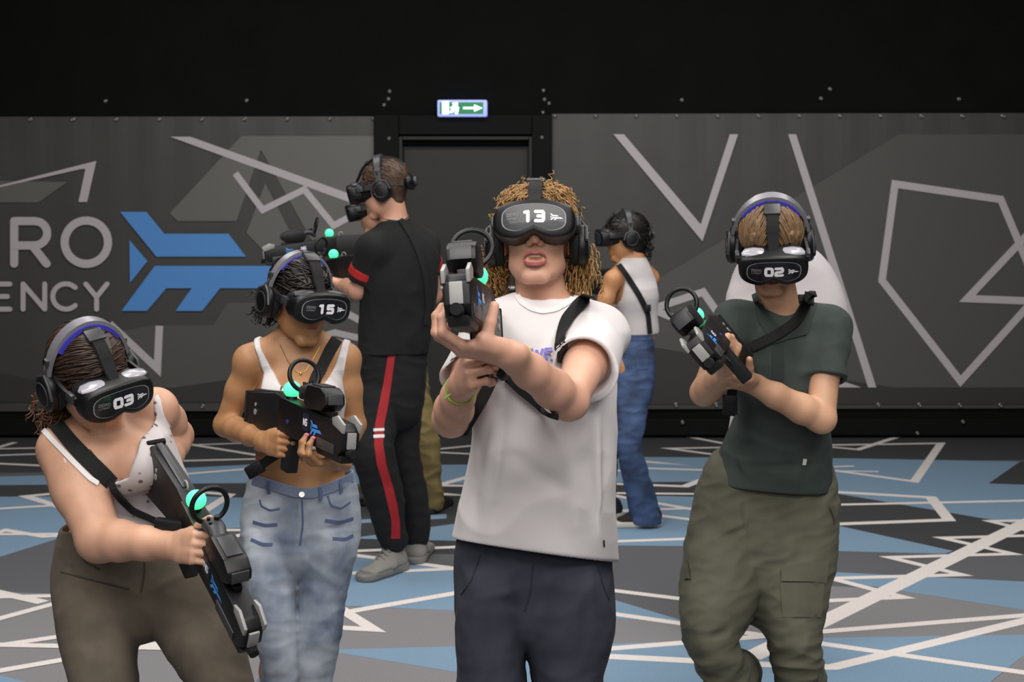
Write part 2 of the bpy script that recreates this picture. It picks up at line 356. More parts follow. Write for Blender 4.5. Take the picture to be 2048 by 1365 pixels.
# 0 dark grey 1 charcoal 2 blue 3 light grey 4 white
Z1, Z2 = .0006, .0012
for p in ([(-300,860),(2400,860),(2400,916),(-300,950)],[(-300,973),(600,967),(600,1000),(-300,996)],[(690,969),(950,969),(950,1110),(690,1105)],[(1180,965),(1450,965),(1450,993),(1180,996)],
          [(1560,968),(1862,1000),(2500,1125),(2500,1112),(1890,1109),(1906,1103),(1674,1052),(1560,1030)],[(2040,924),(1977,968),(2400,985),(2400,905)]):
    fpoly(1, p, Z1)
for p in ([(-200,960),(75,952),(600,925),(600,966),(-200,973)],[(-200,996),(350,992),(600,1000),(600,1050),(118,1078),(0,1115),(-200,1180)],
          [(690,932),(950,930),(950,968),(690,970)],[(712,1041),(893,1029),(893,1038),(712,1048)],[(700,1078),(920,1047),(920,1083)],[(560,1095),(690,1108),(780,1120),(920,1141),(920,1223),(684,1213),(560,1180)],
          [(640,1301),(920,1294),(920,1347)],
          [(1100,914),(1655,917),(2040,924),(1977,968),(2400,982),(2400,1111),(1666,987),(1560,970),(1440,964),(1100,967)],
          [(1100,1000),(1320,993),(1560,998),(1600,1035),(1674,1052),(1906,1103),(1889,1109),(1655,1103),(1400,1094),(1100,1091)],
          [(1150,1177),(1366,1243),(1150,1236)],[(1600,1142),(1657,1145),(2400,1182),(2400,1276),(1775,1179),(1600,1152)],
          [(940,1298),(1207,1289),(1633,1277),(2048,1271),(2500,1268),(2500,1290),(2048,1312),(1950,1390),(1880,1520),(940,1520)],
          [(262,1282),(310,1253),(420,1268)],[(-60,1335),(60,1368),(-60,1420)]):
    fpoly(2, p, Z1*1.5)
for p in ([(-300,1175),(600,1205),(708,1215),(920,1222),(1150,1222),(1150,1236),(1366,1243),(1359,1215),(1560,1208),(1600,1262),(1633,1277),(1207,1289),(920,1294),(640,1301),(920,1347),(900,1700),(-300,1700)],
          [(1540,1200),(1640,1172),(1775,1179),(2400,1274),(2400,1278),(2048,1271),(1633,1277),(1560,1279)],[(2048,1312),(2600,1200),(2600,1700),(1700,1700),(1983,1365)]):
    fpoly(3, p, Z1*.7)
# widths in metres on the floor
def fl(pts, w=.05):
    q = [Fl(*p)[:2] for p in pts]; fb.cur = 4
    for quad in line2(q, w): fb.add([(x, y, Z2+.00002*(len(fb.f)-30)) for x, y in quad], [(0, 1, 2, 3)])
for pts, w in (
    ([(1600,892),(1882,887.5),(1829,964),(1640,938),(1560,930)],.055), ([(1600,889),(1716,900),(1800,873)],.05), ([(1600,937),(1708,933)],.04), ([(1600,942),(1757,944)],.035),
    ([(1600,981),(1862,996),(1898,1041),(1600,1052)],.065), ([(1560,1013),(2300,997)],.05), ([(2300,932),(2048,1048),(1500,1316)],.09),
    ([(2300,1036),(1980,1043.5),(2300,1122)],.05), ([(2300,1066),(1884,1077),(2026,1109),(1779,1116),(1924,1151),(1661,1158),(1808,1196),(1450,1212)],.05),
    ([(960,1319),(1206,1300),(2300,1212)],.05), ([(960,1305),(1206,1314),(1635,1336),(1666,1336),(2300,1182)],.06), ([(1000,1197),(1218,1228),(2300,1383)],.05), ([(1000,1155),(1222,1182),(1450,1210)],.05),
    ([(1300,860),(1448,888),(1560,910)],.05), ([(1500,895),(1337,898),(1560,928)],.05), ([(1200,914),(1345,929),(1200,920)],.04), ([(1180,947),(1300,938),(1560,946)],.05), ([(1180,967),(1370,974),(1470,936)],.06),
    ([(1180,987),(1560,991)],.05), ([(1180,983),(1259,998),(1396,1022),(1560,1050)],.05), ([(1180,1024),(1560,1013)],.045), ([(1180,1015),(1394,1042),(1500,1055)],.05), ([(1150,1087),(1500,1075)],.05),
    ([(840,903),(980,889)],.05), ([(840,904),(980,911)],.05), ([(990,940),(876,972),(990,974)],.06), ([(840,984),(911,991),(840,990)],.04),
    ([(980,1093),(699,1104),(695,1110),(913,1139),(640,1151)],.05), ([(980,1176),(688,1227)],.055), ([(671,1213),(747,1261),(640,1255)],.055), ([(1020,1100),(980,1093)],.05),
    ([(-100,925),(30,886)],.05), ([(-100,901),(180,895)],.05), ([(-100,915),(180,906)],.05), ([(-100,924),(180,937)],.05), ([(380,890),(560,919)],.05), ([(388,891),(560,885)],.04),
    ([(250,926),(600,917)],.05), ([(250,959),(600,931)],.05), ([(90,1006),(52,994),(200,980),(381,984),(460,991),(400,1029)],.06), ([(90,1006),(250,1060)],.05), ([(-100,1025),(180,1008)],.05),
    ([(-100,1100),(11,1062),(89,1075),(200,1068)],.05), ([(-100,1071),(200,1069)],.045), ([(-100,1198),(180,1192)],.05), ([(-60,1174),(87,1207)],.06), ([(-100,1266),(180,1190)],.05),
    ([(-100,1307),(128,1274),(400,1233)],.05), ([(-100,1290),(480,1301)],.05), ([(-100,1361),(142,1319),(400,1275)],.05), ([(440,1225),(500,1280)],.09), ([(440,1062),(520,1062),(440,1082)],.05)):
    fl(pts, w)
def fm(n, c): return mat(n, c, .62, noise=(180, .93, 1.07), spec=.6)
floor = fb.build('floor', None, smooth=False, mats=[fm('carpet_dark_grey', '606165'), fm('carpet_charcoal', '3c3d40'), fm('carpet_blue', '7e9bb4'), fm('carpet_light_grey', '878588'), fm('carpet_white', 'ece4df')])
floor['kind'] = 'structure'
# ================================================================ SIGNED-DISTANCE SURFACE ENGINE (bodies, clothes)
def smin(a, b, k):
    if k <= 0: return np.minimum(a, b)
    h = np.maximum(k-np.abs(a-b), 0)/k
    return np.minimum(a, b)-h*h*k*.25
def smax(a, b, k): return -smin(-a, -b, k)
class Fd:
    """a field: ordered list of (op, lo, hi, fn, k) then post functions"""
    def __init__(s, *prims): s.p = []; s.post = []; s.add(*prims)
    def add(s, *prims):
        for q in prims:
            if q is None: continue
            if isinstance(q, list): s.add(*q)
            else: s.p.append(('u',)+tuple(q))
        return s
    def sub(s, *prims):
        for q in prims:
            if isinstance(q, list): s.sub(*q)
            else: s.p.append(('s',)+tuple(q))
        return s
    def bb(s):
        lo = np.min([q[1] for q in s.p if q[0] == 'u'], 0); hi = np.max([q[2] for q in s.p if q[0] == 'u'], 0); return lo, hi
    def prim(s, k=.01): lo, hi = s.bb(); return (lo, hi, s.ev, k)
    def ev(s, p):
        d = np.full(len(p), 1.0)
        for op, lo, hi, fn, k in s.p:
            m = .07+k if op == 'u' else .02+k
            ix = np.nonzero(np.all((p > lo-m) & (p < hi+m), axis=1))[0]
            if len(ix) == 0: continue
            v = fn(p[ix])
            d[ix] = smin(d[ix], v, k) if op == 'u' else smax(d[ix], -v, k)
        for f in s.post: d = f(p, d)
        return d
def perp(ax, side=None):
    ax = nrm(ax); ref = np.array([1., 0, 0]) if side is None else np.asarray(side, float)
    if abs(np.dot(nrm(ref), ax)) > .95: ref = np.array([0, 1., 0]) if abs(ax[1]) < .9 else np.array([0, 0, 1.])
    u = nrm(ref-ax*np.dot(ref, ax)); return u, np.cross(ax, u)
def cap(a, b, ra, rb=None, side=None, k=.015, n=2.0):
    """tapered capsule with elliptic section; r = scalar or (along side, across)"""
    a = np.asarray(a, float); b = np.asarray(b, float); rb = ra if rb is None else rb
    ra = (ra, ra) if np.isscalar(ra) else ra; rb = (rb, rb) if np.isscalar(rb) else rb
    ab = b-a; L2 = float(np.dot(ab, ab))+1e-12; u, v = perp(ab if L2 > 1e-9 else np.array([0, 0, 1.]), side); ax = nrm(ab)
    R = max(ra[0], ra[1], rb[0], rb[1]); lo = np.minimum(a, b)-R; hi = np.maximum(a, b)+R
    circ = abs(ra[0]-ra[1]) < 1e-6 and abs(rb[0]-rb[1]) < 1e-6
    def fn(p):
        q = p-a; t = np.clip(q@ab/L2, 0, 1); q = q-t[:, None]*ab
        if circ: return np.sqrt((q*q).sum(1))-(ra[0]+(rb[0]-ra[0])*t)
        ru = ra[0]+(rb[0]-ra[0])*t; rv = ra[1]+(rb[1]-ra[1])*t
        qu = q@u; qv = q@v; qw = q@ax; ro = np.minimum(ru, rv)
        if n == 2.0: K = np.sqrt((qu/ru)**2+(qv/rv)**2+(qw/ro)**2)
        else: K = (np.abs(qu/ru)**n+np.abs(qv/rv)**n+np.abs(qw/ro)**n)**(1/n)
        L = np.sqrt((q*q).sum(1)); K = np.maximum(K, 1e-6)
        return np.where(K < .2, -ro*.8, L*(1-1/K))
    return (lo, hi, fn, k)
def ell(c, r, M=None, k=.01):
    c = np.asarray(c, float); r = np.asarray((r, r, r) if np.isscalar(r) else r, float); R = r.max()
    M = np.eye(3) if M is None else np.asarray(M)
    def fn(p):
        q = (p-c)@M; K = np.sqrt(((q/r)**2).sum(1)); L = np.sqrt((q*q).sum(1)); K = np.maximum(K, 1e-6)
        return np.where(K < .2, -r.min()*.8, L*(1-1/K))
    return (c-R, c+R, fn, k)
def loft(st, side=None, k=.012, sub=3, n=2.2):
    """st = [(centre, (u, v))...] smooth chain of elliptic sections"""
    C = np.array([s[0] for s in st], float); R = np.array([s[1] if not np.isscalar(s[1]) else (s[1], s[1]) for s in st], float)
    pts = []; rr = []; m = len(C)
    def cr(A, i, t):
        p0, p1, p2, p3 = A[max(i-1, 0)], A[i], A[i+1], A[min(i+2, m-1)]
        return .5*((2*p1)+(-p0+p2)*t+(2*p0-5*p1+4*p2-p3)*t*t+(-p0+3*p1-3*p2+p3)*t**3)
    for i in range(m-1):
        for j in range(sub): pts.append(cr(C, i, j/sub)); rr.append(np.maximum(cr(R, i, j/sub), .003))
    pts.append(C[-1]); rr.append(R[-1])
    return [cap(pts[i], pts[i+1], tuple(rr[i]), tuple(rr[i+1]), side, k, n) for i in range(len(pts)-1)]
def S(xl, xr, y, d, dep):
    """section traced between two image edges at one height"""
    a = P(xl, y, d); b = P(xr, y, d); return ((a+b)/2, (np.linalg.norm(b-a)/2, dep))
def plane(pt, n):
    pt = np.asarray(pt, float); n = nrm(n); return lambda p: (p-pt)@n
def cut(pt, n, k=.004, hollow=.0, depth=.05):
    """remove what lies beyond a plane; hollow leaves a cloth wall of that thickness near the edge"""
    f = plane(pt, n)
    def g(p, d):
        h = f(p); r = d
        if hollow: r = np.maximum(r, -np.maximum(d+hollow, -(h+depth)))
        return smax(r, h, k)
    return g
def creases(L):
    """L = (a, b, width, amp): amp>0 bulges the cloth, amp<0 cuts a fold"""
    L = [(np.asarray(a, float), np.asarray(b, float), w, m) for a, b, w, m in L]
    def g(p, d):
        r = d.copy()
        for a, b, w, m in L:
            lo = np.minimum(a, b)-3*w; hi = np.maximum(a, b)+3*w
            ix = np.nonzero(np.all((p > lo) & (p < hi), axis=1))[0]
            if not len(ix): continue
            q = p[ix]-a; ab = b-a; t = np.clip(q@ab/(ab@ab), 0, 1); q = q-t[:, None]*ab
            r[ix] -= m*np.exp(-(q*q).sum(1)/(w*w))*np.sin(np.pi*np.clip(.12+.76*t, 0, 1))
        return r
    return g
def wrinkle(amp, fr, seed=0, st=(1, 1, 1), lo=None, hi=None):
    rs = np.random.RandomState(seed); W = [(nrm(rs.normal(size=3))*np.array(st)*fr*rs.uniform(.6, 1.5), rs.uniform(0, 6.3)) for _ in range(6)]
    def g(p, d):
        a = 0
        wp_ = p + .25/fr*np.sin(p[:, [1, 2, 0]]*fr*.7+seed)
        for w_, ph in W: a = a+np.sin(wp_@w_+ph)
        a = a/6; f = (1-np.abs(a)*3.6)
        m = 1.0
        if lo is not None: m = 1/(1+np.exp(-(p[:, 2]-lo)/.02))
        if hi is not None: m = m/(1+np.exp((p[:, 2]-hi)/.02))
        return d-amp*f*m
    return g
def poly2(pts, ax=(0, 2)):
    A = np.array([(p[ax[0]], p[ax[1]]) for p in pts]); Bq = np.roll(A, -1, 0)
    def g(p):
        q = p[:, list(ax)]; d = np.full(len(q), 9.0); ins = np.zeros(len(q), bool)
        for a, b in zip(A, Bq):
            e = b-a; w_ = q-a; t = np.clip(w_@e/(e@e), 0, 1); r = w_-t[:, None]*e; d = np.minimum(d, (r*r).sum(1))
            c = (a[1] <= q[:, 1]) != (b[1] <= q[:, 1]); xi = a[0]+(q[:, 1]-a[1])*(b[0]-a[0])/(b[1]-a[1]+1e-12); ins ^= c & (q[:, 0] < xi)
        return np.where(ins, -1, 1)*np.sqrt(d)
    return g
PB = {}
def surface(F, h, name, m, parent=None, reg=None, nproj=2):
    lo, hi = F.bb(); lo = lo-.03; hi = hi+.03; B = 4; H = B*h
    n = np.ceil((hi-lo)/H).astype(int)+1
    I = np.stack(np.meshgrid(*[np.arange(k) for k in n], indexing='ij'), -1).reshape(-1, 3)
    d = F.ev(lo+(I+.5)*H)
    act = I[np.abs(d) < H*1.45]
    off = np.stack(np.meshgrid(*[np.arange(B+1)]*3, indexing='ij'), -1).reshape(-1, 3)
    pts = (act[:, None, :]*B+off[None])
    val = np.empty(pts.shape[:2]); CHK = 8000
    for s in range(0, len(act), CHK):
        q = pts[s:s+CHK]; val[s:s+CHK] = F.ev(lo+q.reshape(-1, 3)*h).reshape(q.shape[:2])
    val = val.reshape(-1, B+1, B+1, B+1); nb = len(act)
    sg = val < 0
    c = sg[:, :-1, :-1, :-1].astype(np.int8)
    tot = np.zeros((nb, B, B, B), np.int8)
    for a in (0, 1):
        for b in (0, 1):
            for e in (0, 1): tot += sg[:, a:a+B, b:b+B, e:e+B]
    cells = np.argwhere((tot > 0) & (tot < 8))
    bi = cells[:, 0]; ci = cells[:, 1:]
    gc = act[bi]*B+ci
    cv = np.stack([val[bi, ci[:, 0]+a, ci[:, 1]+b, ci[:, 2]+e] for a in (0, 1) for b in (0, 1) for e in (0, 1)], 1)
    co = np.array([(a, b, e) for a in (0, 1) for b in (0, 1) for e in (0, 1)], float)
    acc = np.zeros((len(cells), 3)); cnt = np.zeros(len(cells))
    for i in range(8):
        for j in range(i+1, 8):
            if np.abs(co[i]-co[j]).sum() == 1:
                mk = (cv[:, i] < 0) != (cv[:, j] < 0); t = cv[:, i]/(cv[:, i]-cv[:, j]+1e-20)
                pp = co[i]+t[:, None]*(co[j]-co[i]); acc[mk] += pp[mk]; cnt[mk] += 1
    V = lo+(gc+acc/cnt[:, None])*h
    N3 = n*B+2
    key = (gc[:, 0]*N3[1]+gc[:, 1])*N3[2]+gc[:, 2]; order = np.argsort(key); ks = key[order]
    def look(g):
        k_ = (g[:, 0]*N3[1]+g[:, 1])*N3[2]+g[:, 2]; ix = np.clip(np.searchsorted(ks, k_), 0, len(ks)-1)
        return np.where(ks[ix] == k_, order[ix], -1)
    Q = []
    for ax in range(3):
        s0 = sg[:, :B, :B, :B]; sl = [slice(None)]+[slice(0, B)]*3; sl[ax+1] = slice(1, B+1); s1 = sg[tuple(sl)]
        e = np.argwhere(s0 != s1)
        if not len(e): continue
        g = act[e[:, 0]]*B+e[:, 1:]; fl_ = s0[e[:, 0], e[:, 1], e[:, 2], e[:, 3]]
        u = np.zeros(3, int); v = np.zeros(3, int); u[(ax+1) % 3] = 1; v[(ax+2) % 3] = 1
        q = np.stack([look(g-u-v), look(g-v), look(g), look(g-u)], 1)
        ok = (q >= 0).all(1); q = q[ok]; f_ = fl_[ok]; q[~f_] = q[~f_][:, ::-1]; Q.append(q)
    Q = np.concatenate(Q)
    T = np.array([[1, -1, -1], [-1, -1, 1], [-1, 1, -1], [1, 1, 1]], float); ep = h*.35
    for it in range(nproj):
        g = np.zeros_like(V); dm = 0
        for t in T: dv = F.ev(V+t*ep); g += dv[:, None]*t; dm = dm+dv
        dm = dm/4; g = g/(4*ep); g2 = np.maximum((g*g).sum(1), .25)
        step = g*(dm/g2)[:, None]; ls = np.linalg.norm(step, axis=1); step *= np.minimum(1, .6*h/(ls+1e-9))[:, None]
        V = V-step
    g = np.zeros_like(V)
    for t in T: g += F.ev(V+t*h*.8)[:, None]*t
    g /= np.maximum(np.linalg.norm(g, axis=1), 1e-9)[:, None]
    me = bpy.data.meshes.new(name); me.vertices.add(len(V)); me.vertices.foreach_set('co', V.astype(np.float32).ravel())
    me.loops.add(len(Q)*4); me.loops.foreach_set('vertex_index', Q.astype(np.int32).ravel())
    me.polygons.add(len(Q)); me.polygons.foreach_set('loop_start', np.arange(0, len(Q)*4, 4, dtype=np.int32)); me.polygons.foreach_set('loop_total', np.full(len(Q), 4, np.int32))
    me.polygons.foreach_set('use_smooth', np.ones(len(Q), bool)); me.materials.append(m); me.update(calc_edges=True)
    me.normals_split_custom_set_from_vertices(g.astype(np.float32))
    o = bpy.data.objects.new(name, me); COL.objects.link(o)
    if parent is not None: o.parent = parent
    if reg is not None:
        PB.setdefault(reg, []).append(BVHTree.FromPolygons([tuple(v) for v in V.tolist()], [tuple(q) for q in Q.tolist()]))
    return o
CAMP = Vector((0, 0, CAMZ))
def surf(reg, px, py, off=.004, d=None):
    """point and normal on a person's surface seen at an image point"""
    dr = Vector(nrm(ray(px, py))); best = None
    for t in PB.get(reg, []):
        h = t.ray_cast(CAMP, dr)
        if h[0] is not None and (best is None or h[3] < best[3]): best = h
    if best is None: return P(px, py, d if d else 3.0), np.array([0, -1., 0])
    n = np.array(best[1]);
    if np.dot(n, np.array(dr)) > 0: n = -n
    return np.array(best[0])+n*off, n
def strap(reg, pts, w, name, m, parent=None, th=.003, sub=6, off=.004):
    """webbing laid over a person: pts = (px, py) on the surface or (px, py, depth) free in space"""
    q = []; 
    for i in range(len(pts)-1):
        a, b = pts[i], pts[i+1]
        for j in range(sub):
            t = j/sub; x = a[0]+(b[0]-a[0])*t; y = a[1]+(b[1]-a[1])*t
            if len(a) == 3 and len(b) == 3: q.append((P(x, y, a[2]+(b[2]-a[2])*t), None))
            elif len(a) == 2 and len(b) == 2: q.append(surf(reg, x, y, off))
            else:
                A = P(*a) if len(a) == 3 else surf(reg, a[0], a[1], off)[0]; Bq = P(*b) if len(b) == 3 else surf(reg, b[0], b[1], off)[0]
                q.append((A+(Bq-A)*t, None))
    a = pts[-1]; q.append((P(*a), None) if len(a) == 3 else surf(reg, a[0], a[1], off))
    X = np.array([x for x, _ in q]); N = np.array([(n if n is not None else np.array([0, -1, .15])) for _, n in q])
    for _ in range(2):
        X[1:-1] = .25*X[:-2]+.5*X[1:-1]+.25*X[2:]; N[1:-1] = .25*N[:-2]+.5*N[1:-1]+.25*N[2:]
    b = MB(); b.ribbon(list(X), N, w, th); return b.build(name, m, parent, smooth=False)
def patch(reg, L, R, name, m, parent, n=8, mth=3, off=.003):
    """a flat piece (stripe, print, pocket flap) laid on the cloth between two image polylines"""
    def rs(pl, t):
        s = t*(len(pl)-1); i = min(int(s), len(pl)-2); f = s-i; return (pl[i][0]+(pl[i+1][0]-pl[i][0])*f, pl[i][1]+(pl[i+1][1]-pl[i][1])*f)
    V = []; F = []
    nn = n*(max(len(L), len(R))-1)
    for i in range(nn+1):
        a = rs(L, i/nn); b = rs(R, i/nn)
        for j in range(mth+1):
            t = j/mth; V.append(surf(reg, a[0]+(b[0]-a[0])*t, a[1]+(b[1]-a[1])*t, off)[0])
    for i in range(nn):
        for j in range(mth): q = i*(mth+1)+j; F.append((q, q+mth+1, q+mth+2, q+1))
    return obj(name, V, F, m, parent, True)
def decal(reg, pl, name, m, parent, off=.0035):
    V = []; F = []
    for i, p in enumerate(pl):
        F.append(tuple(range(len(V), len(V)+len(p)))); V += [surf(reg, x, y, off+.0001*(i % 15))[0] for x, y in p]
    return obj(name, V, F, m, parent)
# ================================================================ BODY
def frameM(o, y, z):
    y = nrm(y); z = np.asarray(z, float); z = nrm(z-y*np.dot(z, y)); x = np.cross(y, z)
    M = np.eye(4); M[:3, 0] = x; M[:3, 1] = y; M[:3, 2] = z; M[:3, 3] = o; return M
def facing(o, yaw, pitch, roll):
    y, p, r = map(math.radians, (yaw, pitch, roll))
    f = np.array([math.sin(y)*math.cos(p), -math.cos(y)*math.cos(p), math.sin(p)])
    rt = nrm(np.cross(f, [0, 0, 1])); up = np.cross(rt, f)      # rt = person's right
    z = up*math.cos(r)-rt*math.sin(r)
    return frameM(o, f, z)
def X(M, p): return M[:3, :3]@np.asarray(p, float)+M[:3, 3]
def hcap(M, a, b, ra, rb=None, k=.012, side=(1, 0, 0), n=2.0):
    s = np.linalg.norm(M[:3, 0]); m = lambda r: None if r is None else (r*s if np.isscalar(r) else (r[0]*s, r[1]*s)); ra = m(ra); rb = m(rb)
    return cap(X(M, a), X(M, b), ra, rb, M[:3, :3]@np.array(side, float), k, n)
def hell(M, c, r, k=.012):
    s = np.linalg.norm(M[:3, 0]); return ell(X(M, c), np.asarray(r, float)*s, M[:3, :3]/s, k)
def head(M, mouth=0, s=1.0):
    q = lambda *a: tuple(s*x for x in a)
    L = [hell(M, q(0, -.018, .048), q(.075, .096, .082)), hell(M, q(0, .03, -.005), q(.064, .062, .095), .02),
         hcap(M, q(.05, .0, -.055), q(.018, .068, -.098), .017*s, .014*s, .02), hcap(M, q(-.05, .0, -.055), q(-.018, .068, -.098), .017*s, .014*s, .02),
         hcap(M, q(-.016, .07, -.1), q(.016, .07, -.1), .016*s, None, .015),
         hell(M, q(0, .072, -.062), q(.03, .024, .026), .012),
         hcap(M, q(0, .09, .018), q(0, .112, -.022), .007*s, .012*s, .010), hell(M, q(.012, .101, -.028), q(.008, .010, .008), .005), hell(M, q(-.012, .101, -.028), q(.008, .010, .008), .005),
         hcap(M, q(-.035, .078, .035), q(.035, .078, .035), .011*s, None, .015), hell(M, q(.035, .072, .012), q(.014, .012, .011), .006), hell(M, q(-.035, .072, .012), q(.014, .012, .011), .006),
         hell(M, q(.036, .035, -.058), q(.024, .036, .034), .02), hell(M, q(-.036, .035, -.058), q(.024, .036, .034), .02),
         hcap(M, q(.045, .062, -.015), q(.03, .075, -.03), .014*s, None, .02), hcap(M, q(-.045, .062, -.015), q(-.03, .075, -.03), .014*s, None, .02)]
    for sx in (1, -1): L += [hell(M, q(sx*.077, -.008, .0), q(.007, .017, .031), .006), hell(M, q(sx*.081, -.016, .008), q(.007, .014, .022), .004)]
    return L
def head_sub(M, mouth=0):
    L = [hell(M, (.0062, .110, -.0345), (.0038, .006, .0045), .002), hell(M, (-.0062, .110, -.0345), (.0038, .006, .0045), .002)]
    if mouth: L += [hell(M, (0, .106, -.065), (.021, .028, .0125), .003)]
    return L
def hand(wr, fdir, back, s=1, curl=((.3, .4, .3),)*4, thumb=(.5, .3), k=.006, S_=1.0, spread=.04, thdir=(.75, .62, -.25)):
    """wr wrist, fdir towards the fingers, back = direction the back of the hand faces, s=-1 right hand, +1 left"""
    M = frameM(wr, fdir, back); T = s
    A = lambda x, y, z: X(M, (T*x*S_, y*S_, z*S_)); sd = M[:3, 0]
    L = [cap(A(0, -.02, 0), A(0, .03, 0), (.027*S_, .019*S_), (.034*S_, .017*S_), sd, .02), cap(A(.002, .03, 0), A(.002, .08, 0), (.036*S_, .016*S_), (.040*S_, .0125*S_), sd, .012, 2.4),
         cap(A(.018, .015, -.008), A(.034, .052, -.012), .015*S_, .013*S_, None, .012), cap(A(-.022, .02, -.008), A(-.026, .055, -.008), .012*S_, .011*S_, None, .012)]
    base = [(.029, .084), (.0095, .090), (-.010, .086), (-.0285, .077)]; ln_ = [(.043, .026, .020), (.047, .030, .021), (.043, .028, .021), (.034, .020, .018)]; rr = [.0088, .0090, .0085, .0075]
    tips = []
    for i in range(4):
        c = curl[i if len(curl) > 1 else 0]; ang = 0; p = np.array([base[i][0], base[i][1], 0.]); sp = spread*(1.5-i)
        f = Fd(); prev = A(p[0]*.9, p[1]-.02, 0); r0 = rr[i]*1.08
        f.add(cap(prev, A(*p), r0*S_, r0*S_, None, .003))
        for j in range(3):
            ang += c[j]; dv = np.array([math.sin(sp)*math.cos(ang), math.cos(ang)*math.cos(sp), -math.sin(ang)]); q = p+dv*ln_[i][j]
            r1 = rr[i]*(.97, .90, .80)[j]
            f.add(cap(A(*p), A(*q), r0*S_, r1*S_, None, .004)); 
            if j < 2: f.add(ell(A(*q), r1*1.07*S_, None, .003))
            p = q; r0 = r1
        tips.append(A(*p)); L.append(f.prim(.0055))
    f = Fd(); p = np.array([.030, .045, -.010]); dv = nrm(np.array(thdir, float)); r0 = .0125
    f.add(cap(A(.020, .015, -.006), A(*p), .014*S_, .0125*S_, None, .006))
    bend = nrm(np.array([-.35, .9, -.1])); 
    for j, l in enumerate((.036, .030)):
        dv = nrm(dv+bend*thumb[j]*.8); q = p+dv*l; r1 = (.0110, .0092)[j]
        f.add(cap(A(*p), A(*q), r0*S_, r1*S_, None, .004)); p = q; r0 = r1
    tips.append(A(*p)); L.append(f.prim(.008))
    return L, tips
def arm(sh, el, wr, r=(.052, .041, .041, .027), side=None, sink=0, k=.02):
    sh, el, wr = map(np.asarray, (sh, el, wr)); m1 = sh+(el-sh)*.45; m2 = el+(wr-el)*.28; m3 = el+(wr-el)*.65
    return [cap(sh, m1, r[0], r[0]*.94, None, k), cap(m1, el, r[0]*.94, r[1]*.93, None, k), ell(el, r[1]*.92, None, .01), cap(el, m2, r[1]*.93, r[2], None, .018),
            cap(m2, m3, r[2], (r[2]+r[3])/2, None, .015), cap(m3, wr, (r[2]+r[3])/2, r[3]*.93, None, .015)]
def leg(hp, kn, an, r=(.088, .058, .056, .036), toe=None, k=.03):
    hp, kn, an = map(np.asarray, (hp, kn, an)); m = kn+(an-kn)*.3
    L = [cap(hp, kn, r[0], r[1], None, k), cap(kn, m, r[1]*.95, r[2], None, .02), cap(m, an, r[2], r[3], None, .02)]
    if toe is not None:
        d = nrm(np.asarray(toe)-an*np.array([1, 1, 0])-np.array([0, 0, 0])) ; d[2] = 0; d = nrm(d); g = np.array([an[0], an[1], an[2]-.045])
        L += [cap(an, g+d*-.03, .032, .028, None, .02), cap(g, g+d*.15, (.032, .026), (.036, .016), np.cross(d, [0, 0, 1]), .02)]
    return L
def gripR(G, S_=1.0, idx=(.12, .3, .2)):
    d = lambda v: G[:3, :3]@np.array(v, float)
    wr = X(G, (.030, -.140, -.088)); L, t = hand(wr, d((-.10, 1, .05)), d((1, .1, 0)), -1, (idx, (.25, 1.5, 1.1), (.3, 1.5, 1.1), (.35, 1.4, 1.1)), (.2, .2), S_=S_, thdir=(.3, .8, -.45))
    return wr, L, t
def bone(*p): return ['%.2f' % np.linalg.norm(np.asarray(p[i])-np.asarray(p[i+1])) for i in range(len(p)-1)]
def shoe(an, d, m_up, m_sole, parent, L=.29, w=.05, low=0, z0=0., name='shoe'):
    """a shoe as one part with its sole under it; d = toe direction"""
    d = np.array([d[0], d[1], 0.]); d = nrm(d); sd = np.cross(d, [0, 0, 1]); h = np.array([an[0], an[1], z0])-d*.075
    q = lambda f, s, z: h+d*f*L+sd*s+np.array([0, 0, z])
    up = Fd(cap(q(.16, 0, .05), q(.42, 0, .045), (w*.86, .04), (w*.92, .035), sd, .03), cap(q(.42, 0, .045), q(.82, .004, .035), (w*.92, .032), (w*.88, .018), sd, .03),
            cap(q(.18, 0, .05), q(.22, 0, .105-.03*low), (w*.72, .045), (w*.72, .05), sd, .03), cap(q(.3, 0, .08), q(.62, 0, .055), .032, .022, None, .03))
    up.post.append(cut((0, 0, z0+.028), (0, 0, -1), .002))
    o = surface(up, .006, name, m_up, parent)
    so = Fd(cap(q(.14, 0, .018), q(.5, 0, .018), (w*.95, .5), (w*.93, .5), sd, .0), cap(q(.5, 0, .018), q(.86, .004, .018), (w*.93, .5), (w*.98, .5), sd, .0))
    so = Fd(cap(q(.14, 0, .018), q(.5, 0, .018), w*.95, w*.92, None, .01), cap(q(.5, 0, .018), q(.84, .004, .018), w*.92, w*.96, None, .01))
    so.post.append(lambda p, dd: smax(dd, np.abs(p[:, 2]-(z0+.018))-.017, .004))
    surface(so, .006, 'sole', m_sole, o)
    lc = MB()
    for i in range(4):
        f = .42+.07*i; zt = .122-.013*i
        lc.tube([q(f, -w*.45, zt-.02), q(f, 0, zt), q(f, w*.45, zt-.02)], .0045, 6)
    lc.build('laces', m_sole, o)
    return o
